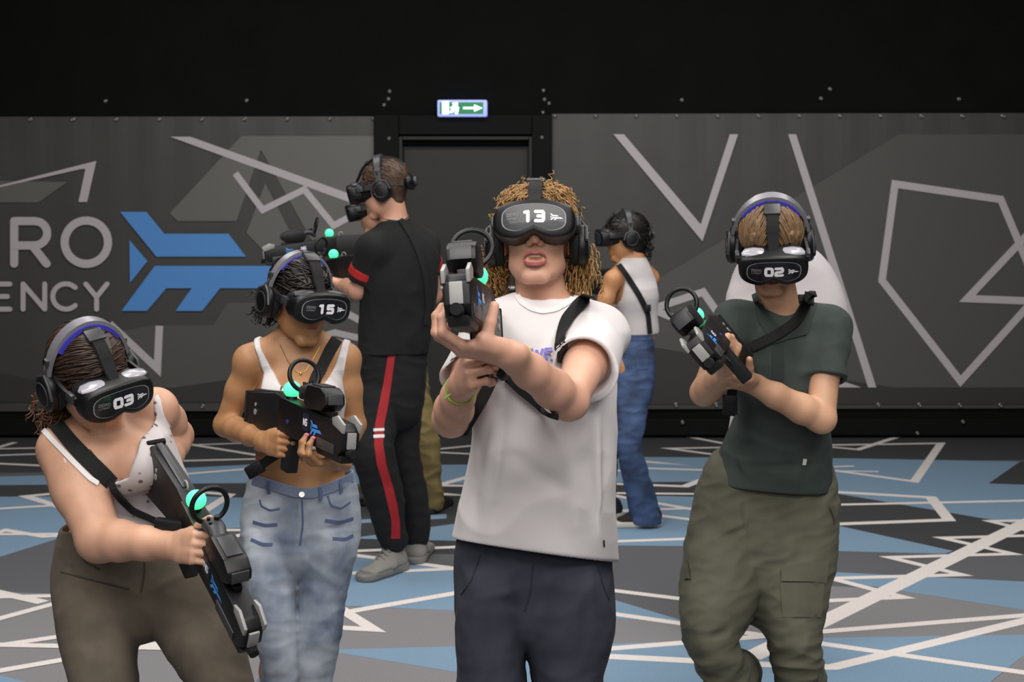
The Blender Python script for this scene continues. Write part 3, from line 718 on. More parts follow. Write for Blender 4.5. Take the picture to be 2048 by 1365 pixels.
# ================================================================ HEADSET, HEADPHONES, RIFLE
m_blk = mat('black_plastic', '101012', .42, spec=.4); m_blk2 = mat('black_satin', '161618', .5); m_matte = mat('black_fabric_strap', '161617', .9, bump=(500, .3, .001))
m_gry = mat('grey_gloss_plastic', '6e6c72', .25, coat=.4); m_grym = mat('grey_plastic', '39393c', .4); m_pur = mat('purple_cushion', '3434a8', .6); m_band = mat('silver_grey_band', '85838a', .3, .3)
m_navy = mat('faceplate_navy', '14161d', .35, coat=.2); m_prt = mat('white_print', 'e4e2e6', .5, emit=.12); m_led = mat('white_led', 'ffffff', .4, emit=6, ecol='9a96ff'); m_prt2 = mat('grey_print', '8c8b90', .5)
m_grn = mat('glowing_green_ball', '6affc0', .4, emit=1.15, ecol='3dffa0'); m_emb = mat('arrow_blue', '3f8fe0', .5, emit=.08); m_clr = mat('clear_grey_plastic', '9b9a98', .3); m_rub = mat('black_foam', '121213', .95)
def vis_y(x, z, off=0.0): return .158-1.9*x*x-.8*max(0, abs(x)-.05)**1*0-(z-.018)**2*1.2+off
def bean(a, s=1.0, w=.094, h=.045):
    c, t = math.cos(a), math.sin(a)
    x = w*math.copysign(abs(c)**.55, c); z = h*math.copysign(abs(t)**.7, t)
    if t < 0: z += .017*math.exp(-(x/.022)**2)
    else: z += .004*math.exp(-(x/.05)**2)
    return x*s, z*s
def headset(M, num, label, emb_side=-1, top_col=None, parts=True, strapdn=0, zoff=.012):
    mw = Matrix(M.tolist()); root = empty('vr_headset', mw=mw); tag(root, label, 'VR headset', 'VR headsets worn by the players')
    K = 64
    def sec(rows, name, m, cap_end=True, par=root):
        V = []; F = []
        for (s, yo, ws) in rows:
            for k in range(K):
                x, z = bean(2*math.pi*k/K, s); x *= ws; z += zoff
                y = yo if yo < .1 else vis_y(x, z)+(yo-.158)
                V.append((x, y, z))
        for r in range(len(rows)-1):
            for k in range(K): a = r*K+k; b_ = r*K+(k+1) % K; F.append((a, b_, b_+K, a+K))
        if cap_end: n = len(V); V.append((0, vis_y(0, zoff)+(rows[-1][1]-.158), zoff)); F += [((len(rows)-1)*K+k, (len(rows)-1)*K+(k+1) % K, n) for k in range(K)]
        o = obj(name, V, [f[::-1] for f in F], m, par, True); o.matrix_parent_inverse.identity(); return o
    sec([(1.0, .085, .93), (1.0, .125, 1.0), (1.0, .146, 1.0), (.985, .153, 1), (.955, .157, 1), (.90, .1585, 1), (.6, .1585, 1), (.3, .1585, 1)], 'visor', m_blk)
    sec([(.90, .045, .86), (.93, .06, .90), (.95, .087, .92)], 'face_cushion', m_rub, False)
    # glossy top plates beside the strap; paler ones carry shine in their colour
    for sx in (1, -1):
        b = MB(); pts = [(sx*.016, .118, zoff+.040), (sx*.03, .117, zoff+.042), (sx*.055, .113, zoff+.0405), (sx*.078, .105, zoff+.036), (sx*.084, .102, zoff+.033)]
        b.tube(pts, [.008, .020, .023, .018, .006], 16, flat=.42, up=(0, 0, 1)); b.build('top_plate', mat('top_plate_shine', 'a5a3aa', .25, coat=.3) if top_col else m_grym, root)
    b = MB(); b.sph((0, vis_y(0, zoff+.042)-.006, zoff+.0425), (.0045, .004, .002), 10); b.build('status_light', m_led, root)
    # faceplate
    fy = lambda x, z, o_: (x, vis_y(x, z)+.0008+o_, z)
    ring = [bean(2*math.pi*k/K, 1.0, .074, .031) for k in range(K)]
    V = []; F = []; cz = zoff+.001
    for s in (1, .75, .5, .25):
        for x, z in ring: V.append(fy(x*s, z*s+cz, .0006))
    for r in range(3):
        for k in range(K): a = r*K+k; b_ = r*K+(k+1) % K; F.append((a, a+K, b_+K, b_))
    V.append(fy(0, cz, .0008)); n_ = len(V)-1; F += [(3*K+k, n_, 3*K+(k+1) % K) for k in range(K)]
    obj('faceplate', V, [f[::-1] for f in F], m_navy, root, True)
    V = []; F = []
    for s in (.99, .955):
        for x, z in ring: V.append(fy(x*s, z*s+cz, .0010))
    for k in range(K): F.append((k, (k+1) % K, K+(k+1) % K, K+k))
    obj('faceplate_outline', V, F, m_prt2, root, True)
    if num:
        fm_ = lambda x, z: fy(-x, z+zoff+.005, .0016)
        polys('number', number(num, 0.0, 0, .0215, .0175, .0082), fm_, m_prt, root, nd=(0, .00004, 0))
        polys('lettering', word('ZERO', -.061, .0012, .0062, .0052, .0013)+word('LATENCY', -.061, -.0062, .0036, .0028, .0008), fm_, m_prt2, root, nd=(0, .00003, 0))
        polys('arrow_mark', emblem(.052, -.001, .030), fm_, m_prt, root, nd=(0, .00004, 0))
    # straps
    b = MB(); pts = []; nr = []
    for t in np.linspace(0, 1, 22):
        a = math.radians(28+t*150); y = -.012+.118*math.cos(a); z = .035+.112*math.sin(a); pts.append((0, y, z)); nr.append((0, math.cos(a), math.sin(a)))
    b.ribbon([(0, .118, .055)]+pts, [(0, .2, 1)]+nr, [.026]+[.034]*22, .006); b.build('top_strap', m_matte, root, smooth=False)
    b = MB(); a = math.radians(66); cy, cz2 = -.012+.121*math.cos(a), .035+.117*math.sin(a)
    b.box((0, cy, cz2), (.044, .034, .010), Matrix.Rotation(a-math.pi/2, 3, 'X'), .003); b.build('strap_buckle', m_grym, root)
    for sx in (1, -1):
        b = MB(); pts = [(sx*.088, .105, .02), (sx*.092, .06, .022), (sx*.088, .0, .024), (sx*.07, -.06, .02), (sx*.045, -.1, .012)]; nr = [(sx, 0, 0)]*3+[(sx*.8, -.5, 0), (sx*.4, -.9, 0)]
        b.ribbon(pts, nr, [.022, .024, .026, .028, .034], .008); b.build('side_strap', m_blk2, root, smooth=False)
        b = MB(); b.box((sx*.096, .085, .024), (.012, .03, .026), None, .004); b.build('strap_hinge', m_grym, root)
    b = MB(); b.sph((0, -.125, .010), (.062, .024, .036), 24); o = b.build('battery_pack', m_blk, root)
    b = MB(); b.cyl((0, -.146, .010), (0, -.158, .010), .022, .020, 20); b.build('fit_dial', m_grym, o)
    return root
def headphones(M, label, band=True, purple=True, tilt=0, wide=0.0, rise=0.0):
    mw = Matrix(M.tolist()); root = empty('headphones', mw=mw); tag(root, label, 'headphones', 'over-ear headphones worn by the players')
    W = .098+wide; top = .150+rise; yb = -.012
    if band:
        def pth(off): return [(-(W+.0+off)*math.cos(a), yb+tilt*math.sin(a), .02+(top-.02+off)*math.sin(a)) for a in np.linspace(.05, math.pi-.05, 30)]
        nrr = [(-math.cos(a), 0, math.sin(a)) for a in np.linspace(.05, math.pi-.05, 30)]
        b = MB(); b.ribbon(pth(.0), nrr, [.022+.012*math.sin(a) for a in np.linspace(0, math.pi, 30)], .009); hb = b.build('headband', m_band if purple else m_grym, root, smooth=True, auto=50)
        b = MB(); sl = slice(6, 24); b.ribbon(pth(-.0085)[sl], nrr[sl], .046, .009); b.build('headband_cushion', m_pur if purple else m_rub, root, smooth=True, auto=50)
    for sx in (1, -1):
        f = MB(); c = np.array([sx*.104, yb, -.004])
        K = 28; V = []; F = []
        prof = [(.0, .62), (.004, .96), (.010, 1.0), (.020, .98), (.027, .88), (.031, .62), (.031, .0)]
        for o_, s in prof:
            for k in range(K): a = 2*math.pi*k/K; V.append((c[0]+sx*(o_-.012), c[1]+.040*s*math.cos(a), c[2]+.050*s*math.sin(a)))
        for r in range(len(prof)-1):
            for k in range(K): q = (r*K+k, r*K+(k+1) % K, (r+1)*K+(k+1) % K, (r+1)*K+k); F.append(q if sx < 0 else q[::-1])
        ec = obj('ear_cup', V, F, m_blk, root, True)
        b = MB(); b.torus((sx*.088, yb, -.004), .036, .0115, (1, 0, 0), 30, 8); b.build('ear_cushion', m_rub, ec)
        b = MB(); b.torus((sx*.1225, yb, -.004), .030, .0022, (1, 0, 0), 30, 6); b.build('ear_cup_ring', m_grym, ec)
        b = MB(); b.tube([(sx*(.101+wide), yb, .062), (sx*.112, yb, .045), (sx*.117, yb-.03, .03), (sx*.118, yb-.043, -.004)], .0045, 8); b.tube([(sx*.112, yb, .045), (sx*.117, yb+.03, .03), (sx*.118, yb+.043, -.004)], .0045, 8); b.tube([(sx*(W-.001), yb+tilt*.5, .05), (sx*(W+.001), yb, .085)], .010, 8, flat=.5)
        b.build('yoke', m_grym, root)
    return root
def rifle(M, label, num=''):
    """+y muzzle, +z up, origin at mid receiver; about 0.6 m long"""
    mw = Matrix(M.tolist()); root = empty('vr_rifle', mw=mw); tag(root, label, 'VR rifle', 'black VR rifles held by the players')
    b = MB(); b.prism([(-.30, .020), (-.30, -.115), (-.285, -.120), (-.15, -.078), (-.10, -.055), (-.06, -.05), (-.06, .040), (-.12, .046), (-.285, .028)], -.021, .021, .006); st = b.build('stock', m_blk2, root)
    b = MB(); b.box((0, -.303, -.045), (.046, .012, .15), None, .004); b.build('butt_pad', m_rub, st)
    b = MB(); b.box((0, -.20, .036), (.016, .17, .016), Matrix.Rotation(math.radians(4), 3, 'X'), .003); b.build('cheek_rail', m_grym, st)
    b = MB(); b.prism([(-.085, .040), (-.085, -.050), (.02, -.058), (.10, -.058), (.27, -.062), (.292, -.045), (.292, .0), (.27, .016), (.02, .034)], -.024, .024, .005); rc = b.build('receiver', m_blk, root)
    for sx in (1, -1):
        b = MB(); b.prism([(.16, -.030), (.16, -.056), (.255, -.060), (.255, -.036)], sx*.0235, sx*.0275, .0015); b.build('side_panel', m_grym, rc)
        fm_ = (lambda x, z, sx=sx: (sx*.0246, sx*x*1.0, z))
        # badge with numerals and the arrow mark on each side
        rr = disc(0, 0, .02, 4)
        q0 = [[(sx*.088-.018, -.004-.022), (sx*.088+.018, -.004-.022), (sx*.088+.018, -.004+.022), (sx*.088-.018, -.004+.022)]]
        polys('badge', q0, fm_, mat('badge_navy', '20263a', .4), rc, nd=(sx*.0001, 0, 0))
        polys('badge_figures', [[(x*1+sx*.088, z-.004) for x, z in p] for p in word('NS', -.012, -.007, .014, .010, .0042, .2)], lambda x, z, sx=sx: (sx*.0250, sx*x, z), m_prt, rc, nd=(sx*.00005, 0, 0))
        e = emblem(sx*.150, -.012, .068)
        polys('arrow_mark', e, lambda x, z, sx=sx: (sx*.0249, sx*x, z*1.0), m_emb, rc, nd=(sx*.00005, 0, 0))
        b = MB(); b.cyl((sx*.023, -.02, -.018), (sx*.026, -.02, -.018), .006); b.build('side_button', mat('button_blue', '3a3a8a', .4), rc)
    b = MB(); b.prism([(-.055, -.045), (-.01, -.048), (-.025, -.155), (-.07, -.150)], -.016, .016, .005); b.build('pistol_grip', m_blk2, root)
    b = MB(); b.tube([(0, -.012, -.05), (0, .0, -.088), (0, .03, -.092), (0, .05, -.06)], .0035, 8); b.build('trigger_guard', m_blk, root)
    b = MB(); b.tube([(0, .005, -.052), (0, .010, -.070), (0, .018, -.078)], .004, 8); b.build('trigger', m_grym, root)
    b = MB(); b.prism([(.13, -.050), (.29, -.060), (.28, -.080), (.15, -.074)], -.020, .020, .006); b.build('fore_grip', m_blk2, root)
    b = MB(); b.sph((0, -.055, .062), .0225, 28); bl_ = b.build('green_light_ball', m_grn, root)
    b = MB(); b.cyl((0, -.055, .030), (0, -.055, .046), .017, .014); b.build('ball_mount', m_blk, root)
    # tracking controller: ring, face with stick and buttons, handle into the housing
    b = MB(); b.torus((0, .012, .106), .0405, .0058, nrm((0, .95, .30)), 44, 10, ex=(1, 0, 0)); ct_ = b.build('controller_ring', m_blk, root)
    b = MB(); b.tube([(0, .018, .050), (0, .036, .072), (0, .06, .078), (0, .10, .062)], [.014, .024, .022, .016], 16, flat=.62, up=(0, 0, 1)); cb = b.build('controller_body', m_grym, root)
    b = MB(); b.cyl((-.008, .040, .082), (-.008, .038, .095), .006); b.build('thumb_stick', m_blk, cb)
    for i, (xx, yy) in enumerate(((.009, .030), (.010, .044))):
        b = MB(); b.cyl((xx, yy+.006, .083), (xx, yy+.004, .0915), .004); b.build('controller_button', m_blk, cb)
    b = MB(); b.prism([(.075, .040), (.068, .066), (.090, .092), (.165, .092), (.195, .078), (.200, .053), (.175, .034), (.10, .032)], -.028, .028, .006); hs = b.build('controller_housing', m_blk, root)
    b = MB(); b.box((0, .1985, .066), (.040, .004, .026), Matrix.Rotation(math.radians(12), 3, 'X'), .001); b.build('housing_panel', m_grym, hs)
    b = MB(); b.box((0, .13, .0935), (.036, .06, .004), None, .001); b.build('housing_lid', mat('lid_dark_grey', '38383b', .35), hs)
    b = MB(); b.box((0, .14, .026), (.018, .12, .02), None, .003); b.build('housing_bracket', m_blk, root)
    # muzzle with clear bracket
    b = MB(); b.prism([(.235, .028), (.240, .012), (.296, -.004), (.300, .018), (.262, .036)], -.0255, -.019, .001); b.prism([(.235, .028), (.240, .012), (.296, -.004), (.300, .018), (.262, .036)], .019, .0255, .001); b.build('front_bracket', m_clr, root)
    b = MB(); b.box((0, .2965, -.022), (.024, .006, .040), None, .002); b.build('muzzle_plate', m_clr, root)
    b = MB(); b.cyl((0, .29, -.052), (0, .312, -.052), .012, .011); b.build('muzzle', m_rub, root)
    b = MB(); b.torus((0, -.115, .052), .011, .0025, (1, 0, 0), 16, 6); b.build('sling_ring', m_clr, root)
    b = MB()
    for sx in (1, -1): b.cyl((sx*.02, -.235, -.02), (sx*.023, -.235, -.02), .008); b.cyl((sx*.02, -.235, .0), (sx*.023, -.235, .0), .005)
    b.build('stock_bolt', m_clr, st)
    return root
def gunM(rear, front, up):
    r = P(*rear); f = P(*front); M = frameM((r+f)/2, f-r, up); return M, np.linalg.norm(f-r)
# ---------------------------------------------------------------- hair
def curls(M, roots, name, m, parent, rad=.0075, tr=.0016, turns=3, L=(.04, .07), gm=.4, seg=16, seed=1, out=.6, world=True):
    rs = np.random.RandomState(seed); b = MB()
    for p, n in roots:
        n = nrm(n); ln_ = rs.uniform(*L); p = np.array(p)+rs.normal(size=3)*.003
        ph = rs.uniform(0, 6.3); R = rad*rs.uniform(.6, 1.3); tn = turns*rs.uniform(.6, 1.3); sd = nrm(rs.normal(size=3)); pts = []
        u0 = nrm(np.cross(n, sd)); v0 = np.cross(n, u0); g = M[:3, :3].T@np.array([0, 0, -1.])
        c = p.copy(); dirv = nrm(n*out+u0*.5+g*.1)
        for k in range(seg):
            t = k/(seg-1); dirv = nrm(dirv+g*gm*t*.5+sd*.05); c = c+dirv*ln_/seg
            pts.append(c+R*min(1, t*4)*(math.cos(ph+tn*6.28*t)*u0+math.sin(ph+tn*6.28*t)*v0))
        b.tube([X(M, q) for q in pts], [tr*(1-.5*k/seg) for k in range(seg)], 4, False)
    return b.build(name, m, parent, auto=0)
def scalp(M, N, test, grow=1.0, seed=3):
    rs = np.random.RandomState(seed); out = []
    while len(out) < N:
        n = nrm(rs.normal(size=3)); p = np.array([0, -.018, .048])+n*np.array([.078, .098, .086])*grow
        if test(p): out.append((p, n))
    return out
def hair_cap(M, name, m, parent, fit=.012, front=.06, low=-.07, amp=.004, fr=60, extra=(), h=.004, zfront=.065, st=(1, 1, .25), seed=5):
    F = Fd(hell(M, (0, -.020, .048), (.076+fit, .097+fit, .083+fit)), hcap(M, (0, -.045, .0), (0, -.05, low), (.066, .05), (.055, .035), .03), *extra)
    inv = np.linalg.inv(M)
    def hl(p, d):
        q = p@inv[:3, :3].T+inv[:3, 3]
        hz = np.interp(q[:, 1], [-.12, -.02, .02, .06, .1], [low-.05, -.06, .02, zfront-.01, zfront])
        return smax(d, hz-q[:, 2], .01)
    F.post.append(lambda p, d: wrinkle(amp, fr, seed, st)(p@inv[:3, :3].T+inv[:3, 3], d)); F.post.append(hl)
    return surface(F, h, name, m, parent)

def strands(M, N, flow, name, m, parent, start, L=(.08, .14), grow=1.13, tr=.0022, seed=1, jit=.25, seg=12, stop=None):
    """locks of hair lying on the scalp: flow(p) gives the combing direction in head coordinates"""
    rs = np.random.RandomState(seed); b = MB(); c = np.array([0, -.018, .048]); R = np.array([.076, .097, .083])
    k = 0
    while k < N:
        n = nrm(rs.normal(size=3)); p = c+n*R
        if not start(p): continue
        k += 1; g = grow*rs.uniform(.985, 1.03); l = rs.uniform(*L); pts = []; wob = rs.normal(size=3)*jit; ph = rs.uniform(0, 6)
        for i in range(seg):
            q = (p-c)/R; q = c+q/np.linalg.norm(q)*R*(g+.012*math.sin(ph+i*.7)); 
            if q[2] < -.02 : q = q*1.0
            pts.append(q); d = nrm(np.asarray(flow(q), float)+wob*.5); nn = nrm((q-c)/R/R); d = nrm(d-nn*np.dot(d, nn)); p = q+d*l/seg
            if stop is not None and stop(p): break
        if len(pts) < 3: continue
        r = tr*rs.uniform(.7, 1.4)
        b.tube([X(M, q) for q in pts], [r*(.5+.5*min(1, i/2))*(1-.6*i/len(pts)) for i in range(len(pts))], 5, False)
    return b.build(name, m, parent, auto=0)
# ================================================================ PEOPLE
def skin(n, c, c2=None): return mat('skin_'+n, c, .5, noise=(9, .93, 1.05), bump=(220, .08, .001), sss=.12, c2=c2)
UP = np.array([0, 0, 1.])
def torso(J, w, sink=0):
    """w: hip, waist, chest, upper (half width, half depth)"""
    sd = nrm(J['shL']-J['shR']); hs = nrm(J['hpL']-J['hpR']); v = lambda q: (q[0]-sink, q[1]-sink)
    pel, wai, che, nek = J['pel'], J['wai'], J['che'], J['nek']; a = pel+(wai-pel)*-.35; uc = che+(nek-che)*.55
    return [cap(a, pel, v((w[0][0]*.92, w[0][1]*.95)), v(w[0]), hs, .03, 2.3), cap(pel, wai, v(w[0]), v(w[1]), hs+sd, .03, 2.2), cap(wai, che, v(w[1]), v(w[2]), sd, .03, 2.3),
            cap(che, uc, v(w[2]), v(w[3]), sd, .03, 2.3), cap(uc, nek, v((w[3][0]*.8, w[3][1]*.9)), v((.06, .055)), sd, .03),
            cap(J['shR'], J['nek'], .045-sink, .05-sink, None, .03), cap(J['shL'], J['nek'], .045-sink, .05-sink, None, .03),
            cap(J['shR']+UP*.0, J['nek']+UP*.045, .03-sink, .04-sink, None, .03), cap(J['shL'], J['nek']+UP*.045, .03-sink, .04-sink, None, .03)]
def neckp(M, nek, r=(.056, .058)): return [cap(X(M, (0, -.022, -.045)), nek+UP*.0, r[0], r[1], None, .022)]
def finish(o, foot):
    """put a person's origin at the feet"""
    foot = Vector(foot); foot.z = 0
    o.data.transform(Matrix.Translation(-foot)); o.location = foot
    for c in o.children: c.matrix_parent_inverse = Matrix.Translation(-foot)
def J_(**k): return {a: np.asarray(b, float) for a, b in k.items()}
H = .0036; HC = .005
m_cool = mat('bracelet_green', '8fae4a', .6)
m_wht = mat('white_cotton', 'dcd6d6', .85, bump=(900, .15, .0006)); m_wht2 = mat('white_cotton_trim', 'e4dfde', .85)
m_sole = mat('white_rubber', 'd8d2c4', .6); m_sol2 = mat('grey_rubber', '7d7a76', .6); m_shg = mat('grey_suede', '8b8883', .85); m_shb = mat('black_leather', '19191a', .55)
m_gold = mat('gold_chain', 'd8b25a', .3, .9); m_silv = mat('silver_ring', 'c9c7c4', .25, .95)
m_lip = mat('lips_pink', 'b0605f', .45); m_tooth = mat('teeth', 'd8cfc2', .35); m_mouth = mat('mouth_dark', '2a1010', .8)

# ---------------------------------------------------------------- centre: white T-shirt, headset 13
def person13():
    reg = 'p13'; D = 3.1
    M = MS(facing(P(1074, 486, 3.12), -4, 17, -1), .94)
    J = J_(pel=P(1072, 1085, 3.14), wai=P(1080, 940, 3.14), che=P(1088, 790, 3.12), nek=P(1087, 628, 3.13), shR=P(985, 668, 3.1), shL=P(1195, 672, 3.1), hpR=P(985, 1120, 3.14), hpL=P(1155, 1120, 3.14),
           elR=P(902, 838, 2.96), wrR=P(924, 768, 2.765), elL=P(1138, 803, 2.80), wrL=P(1014, 708, 2.62), knR=P(985, 1480, 3.05), knL=P(1145, 1480, 3.05), anR=P(975, 1790, 3.2), anL=P(1160, 1790, 3.2))
    J['anR'][2] = .09; J['anL'][2] = .09
    print('p13', bone(J['shR'], J['elR'], J['wrR']), bone(J['shL'], J['elL'], J['wrL']), bone(J['hpL'], J['knL'], J['anL']), J['pel'][2])
    G, gl = gunM((975, 636, 2.93), (922, 574, 2.50), (-.06, .2, 1)); print('gun', gl)
    sk = skin('pale', 'd3a086', 'dba890')
    F = Fd(head(M), neckp(M, J['nek'], (.053, .057)), torso(J, ((.15, .10), (.125, .09), (.14, .10), (.14, .085)), .012))
    aR = (.047, .039, .040, .0275); F.add(arm(J['shR'], J['elR'], J['wrR'], aR), arm(J['shL'], J['elL'], J['wrL'], (.047, .039, .038, .029)))
    # right hand closed round the pistol grip
    gp = G[:3, :3]; fR = nrm(P(942, 722, 2.70)-J['wrR'])
    hR, _ = hand(J['wrR']+fR*.01, np.array([.18, -.9, .38]), nrm([-.95, -.3, 0]), -1, ((.7, 1.25, .8), (.85, 1.35, .9), (.9, 1.4, .9), (.95, 1.4, .9)), (.3, .2))
    # left hand cupping the front from below
    fL = nrm(P(935, 660, 2.60)-J['wrL'])
    hL, _ = hand(J['wrL'], nrm([-1, -.15, .12]), nrm([-.1, -.35, -1]), 1, ((.45, 1.0, .5), (.5, 1.0, .5), (.5, 1.0, .5), (.55, .9, .5)), (.0, .0), thdir=(.15, -.15, -1), S_=1.05)
    F.add(hR, hL); F.add(leg(J['hpR'], J['knR'], J['anR'], (.075, .05, .05, .036)), leg(J['hpL'], J['knL'], J['anL'], (.075, .05, .05, .036)))
    F.sub(head_sub(M, 1))
    body = surface(F, H, 'person', sk, reg=reg)
    tag(body, 'person in white T-shirt and navy trousers, head tilted back, aiming a rifle', 'person')
    # mouth: lips and teeth
    b = MB()
    up = [(.0255*math.cos(a), .1005-.010*abs(math.cos(a))**2*.9, -.063+.0125*math.sin(a)-.002*math.exp(-(math.cos(a)/.2)**2)) for a in np.linspace(.05, math.pi-.05, 16)]
    lo = [(.0255*math.cos(a), .1000-.011*abs(math.cos(a))**2*.9, -.066-.0135*math.sin(a)) for a in np.linspace(.05, math.pi-.05, 16)]
    b.tube([X(M, q) for q in up], [.0015+.0022*math.sin(a) for a in np.linspace(0, math.pi, 16)], 8); b.tube([X(M, q) for q in lo], [.0015+.0035*math.sin(a) for a in np.linspace(0, math.pi, 16)], 8)
    b.build('lips', m_lip, body)
    b = MB(); b.tube([X(M, (.017*math.cos(a), .092-.008*abs(math.cos(a)), -.0555)) for a in np.linspace(.1, math.pi-.1, 10)], .0042, 8); b.build('teeth', m_tooth, body)
    # shirt
    T = Fd(*loft([S(985, 1190, 655, 3.12, .075), S(960, 1216, 710, 3.11, .115), S(957, 1226, 790, 3.11, .128), S(950, 1227, 870, 3.12, .13), S(938, 1226, 960, 3.12, .135), S(919, 1224, 1040, 3.12, .13), S(903, 1226, 1120, 3.12, .115), S(897, 1228, 1180, 3.12, .112)], n=2.3, k=.02),
           cap(J['shR']+UP*.004, J['nek']+UP*.0, .058, .05, None, .03), cap(J['shL']+UP*.004, J['nek']+UP*.0, .060, .05, None, .03))
    T.post.append(wrinkle(.0045, 16, 4, (1, 1, .3))); T.post.append(wrinkle(.0022, 30, 9, (.8, .8, 1)))
    T.post.append(creases([(P(1110, 720, 2.99), P(1150, 1050, 2.99), .022, .010), (P(1000, 700, 2.99), P(960, 1050, 3.0), .022, .010), (P(1010, 830, 2.98), P(985, 1000, 2.98), .012, .010), (P(1190, 830, 3.0), P(1205, 1080, 3.0), .014, .012),
        (P(990, 640, 3.0), P(1000, 760, 3.0), .012, .010), (P(1120, 700, 2.98), P(1200, 760, 3.0), .016, -.008), (P(1060, 940, 2.98), P(1180, 870, 2.98), .03, .012), (P(1000, 900, 2.98), P(1150, 990, 2.98), .02, -.006)]))
    a, bq = P(903, 1078, 3.1), P(1225, 1124, 3.1); nrmal = np.cross(bq-a, [0, 1, -.2]); nrmal *= -np.sign(nrmal[2])
    T.post.append(cut(a, nrmal, .004, .009, .10))
    def sleeve(sh, el, t, r0, r1, sd):
        e = sh+(el-sh)*t; q = Fd(cap(sh, e+(el-sh)*.15, r0, r1, None, .02)); q.post.append(wrinkle(.003, 30, sd, (1, 1, 1))); q.post.append(cut(e, el-sh, .004, .009, .04)); return q.prim(.03)
    T.add(sleeve(J['shL'], J['elL'], .52, .066, .076, 3), sleeve(J['shR'], J['elR'], .60, .064, .070, 5))
    T.sub(cap(J['nek']+UP*.14, J['nek']+np.array([0, -.015, .052]), .060, .066, None, .006))
    sh = surface(T, HC, 't_shirt', m_wht, body, reg); PB[reg+'c'] = PB[reg][-1:]
    # collar rib: where shirt meets the neck
    strap(reg+'c', [(1034, 592), (1044, 606), (1062, 618), (1085, 624), (1110, 620), (1132, 609), (1146, 597)], .014, 'collar', m_wht2, sh, .002, off=.001)
    # print on the chest
    yl = mat('print_yellow', 'e2cc3c', .7); pu = mat('print_purple', '8a80cf', .7)
    decal(reg+'c', [[(1010, 690), (1030, 684), (1050, 690), (1064, 700), (1058, 707), (1040, 698), (1018, 696)]], 'print_yellow', yl, sh)
    decal(reg+'c', stroke([(1063, 698), (1068, 716), (1074, 704), (1080, 718), (1087, 699)], 6, False)+stroke([(1108, 700), (1093, 700), (1092, 718), (1106, 720)], 5, False)+stroke([(1092, 709), (1104, 710)], 4, False)+stroke([(1050, 699), (1056, 712)], 5, False), 'print_purple', pu, sh)
    decal(reg+'c', [[(1204, 1080), (1207, 1080), (1208, 1094), (1205, 1094)]], 'hem_tag', m_shb, sh)
    # trousers
    m_nav = mat('navy_twill', '2c2e3b', .85, noise=(30, .9, 1.08), bump=(700, .2, .0006))
    Tr = Fd(*loft([S(925, 1210, 1040, 3.14, .10), S(916, 1222, 1120, 3.14, .108), S(913, 1222, 1200, 3.13, .115)], n=2.6),
            *loft([S(914, 1062, 1180, 3.12, .12), S(911, 1044, 1260, 3.10, .11), S(918, 1052, 1365, 3.08, .105), (J['knR'], (.095, .105)), ((J['knR']+J['anR'])/2, (.09, .095)), (J['anR']+UP*.03, (.085, .09))], n=2.3),
            *loft([S(1058, 1222, 1180, 3.12, .12), S(1052, 1222, 1260, 3.10, .11), S(1066, 1203, 1365, 3.08, .105), (J['knL'], (.09, .105)), ((J['knL']+J['anL'])/2, (.085, .095)), (J['anL']+UP*.03, (.085, .09))], n=2.3))
    Tr.post.append(wrinkle(.004, 20, 14, (1, 1, .7))); Tr.post.append(wrinkle(.0018, 55, 4, (1, 1, 1)))
    Tr.post.append(creases([(P(1000, 1200, 3.0), P(1045, 1225, 3.0), .012, -.008), (P(1130, 1130, 3.0), P(1060, 1215, 3.0), .012, .008), (P(1190, 1140, 3.0), P(1150, 1340, 3.0), .012, .006), (P(960, 1200, 3.0), P(1040, 1180, 3.0), .012, .006)]))
    Tr.sub(cap(P(1046, 1225, 2.995), P(1058, 1330, 2.98), .010, .016, None, .03))
    Tr.post.append(cut((0, 0, .05), (0, 0, -1), .004, .01, .06))
    tr = surface(Tr, .006, 'trousers', m_nav, body, reg)
    for a_, s in ((J['anR'], -1), (J['anL'], 1)): shoe(a_, (.12*s, -1), m_wht2, m_sole, body)
    # hair
    m_hr = mat('hair_light_brown', 'a8814f', .5, noise=(60, .75, 1.15)); m_hd = mat('hair_brown_under', '6e4e2e', .7)
    hair_cap(M, 'hair', m_hd, body, .012, amp=.006, fr=90, low=-.10, zfront=.085)
    rt = scalp(M, 620, lambda p: p[2] > .085 and p[1] > -.09 and abs(p[0]) > .018, 1.0, 3)+scalp(M, 160, lambda p: p[2] > .05 and abs(p[0]) > .05 and p[1] < .05, 1.02, 5)
    curls(M, rt, 'curls', m_hr, body, .0062, .0017, 3.6, (.022, .045), .25, 26, 2, .8)
    rs = np.random.RandomState(4); sd = []
    for _ in range(320):
        sx = 1 if _ < 160 else -1; sd.append((np.array([sx*rs.uniform(.062, .088), rs.uniform(-.075, -.02), rs.uniform(-.06, .02)]), np.array([sx*.55, -.2, -.1])))
    [curls(M, sd[k:k+160], 'side_curls', m_hr, body, .0075, .0018, 5.5, (.04, .12), .7, 38, 8+k, .8) for k in (0, 160)]
    headset(M, '13', 'black VR headset numbered 13 on the head-tilted person in white T-shirt')
    headphones(M, 'black headphones half buried in light brown curls', purple=False, rise=-.012)
    rifle(G, 'black VR rifle raised in both hands of the white T-shirt person, pointing at the viewer')
    for q in ([(1065, 1130), (1062, 1180), (1050, 1222)], [(960, 1110), (945, 1160), (922, 1190)], [(1195, 1130), (1205, 1170), (1218, 1200)]): strap(reg, q, .004, 'seam', mat('navy_seam', '22232e', .9), tr, .0012, off=.0008)
    # slings
    s = strap(reg, [(1178, 592), (1160, 610), (1135, 640), (1124, 680), (1118, 726)], .030, 'rifle_sling', m_matte, th=.003, off=.006)
    tag(s, 'black webbing sling over the shoulder of the white T-shirt', 'strap')
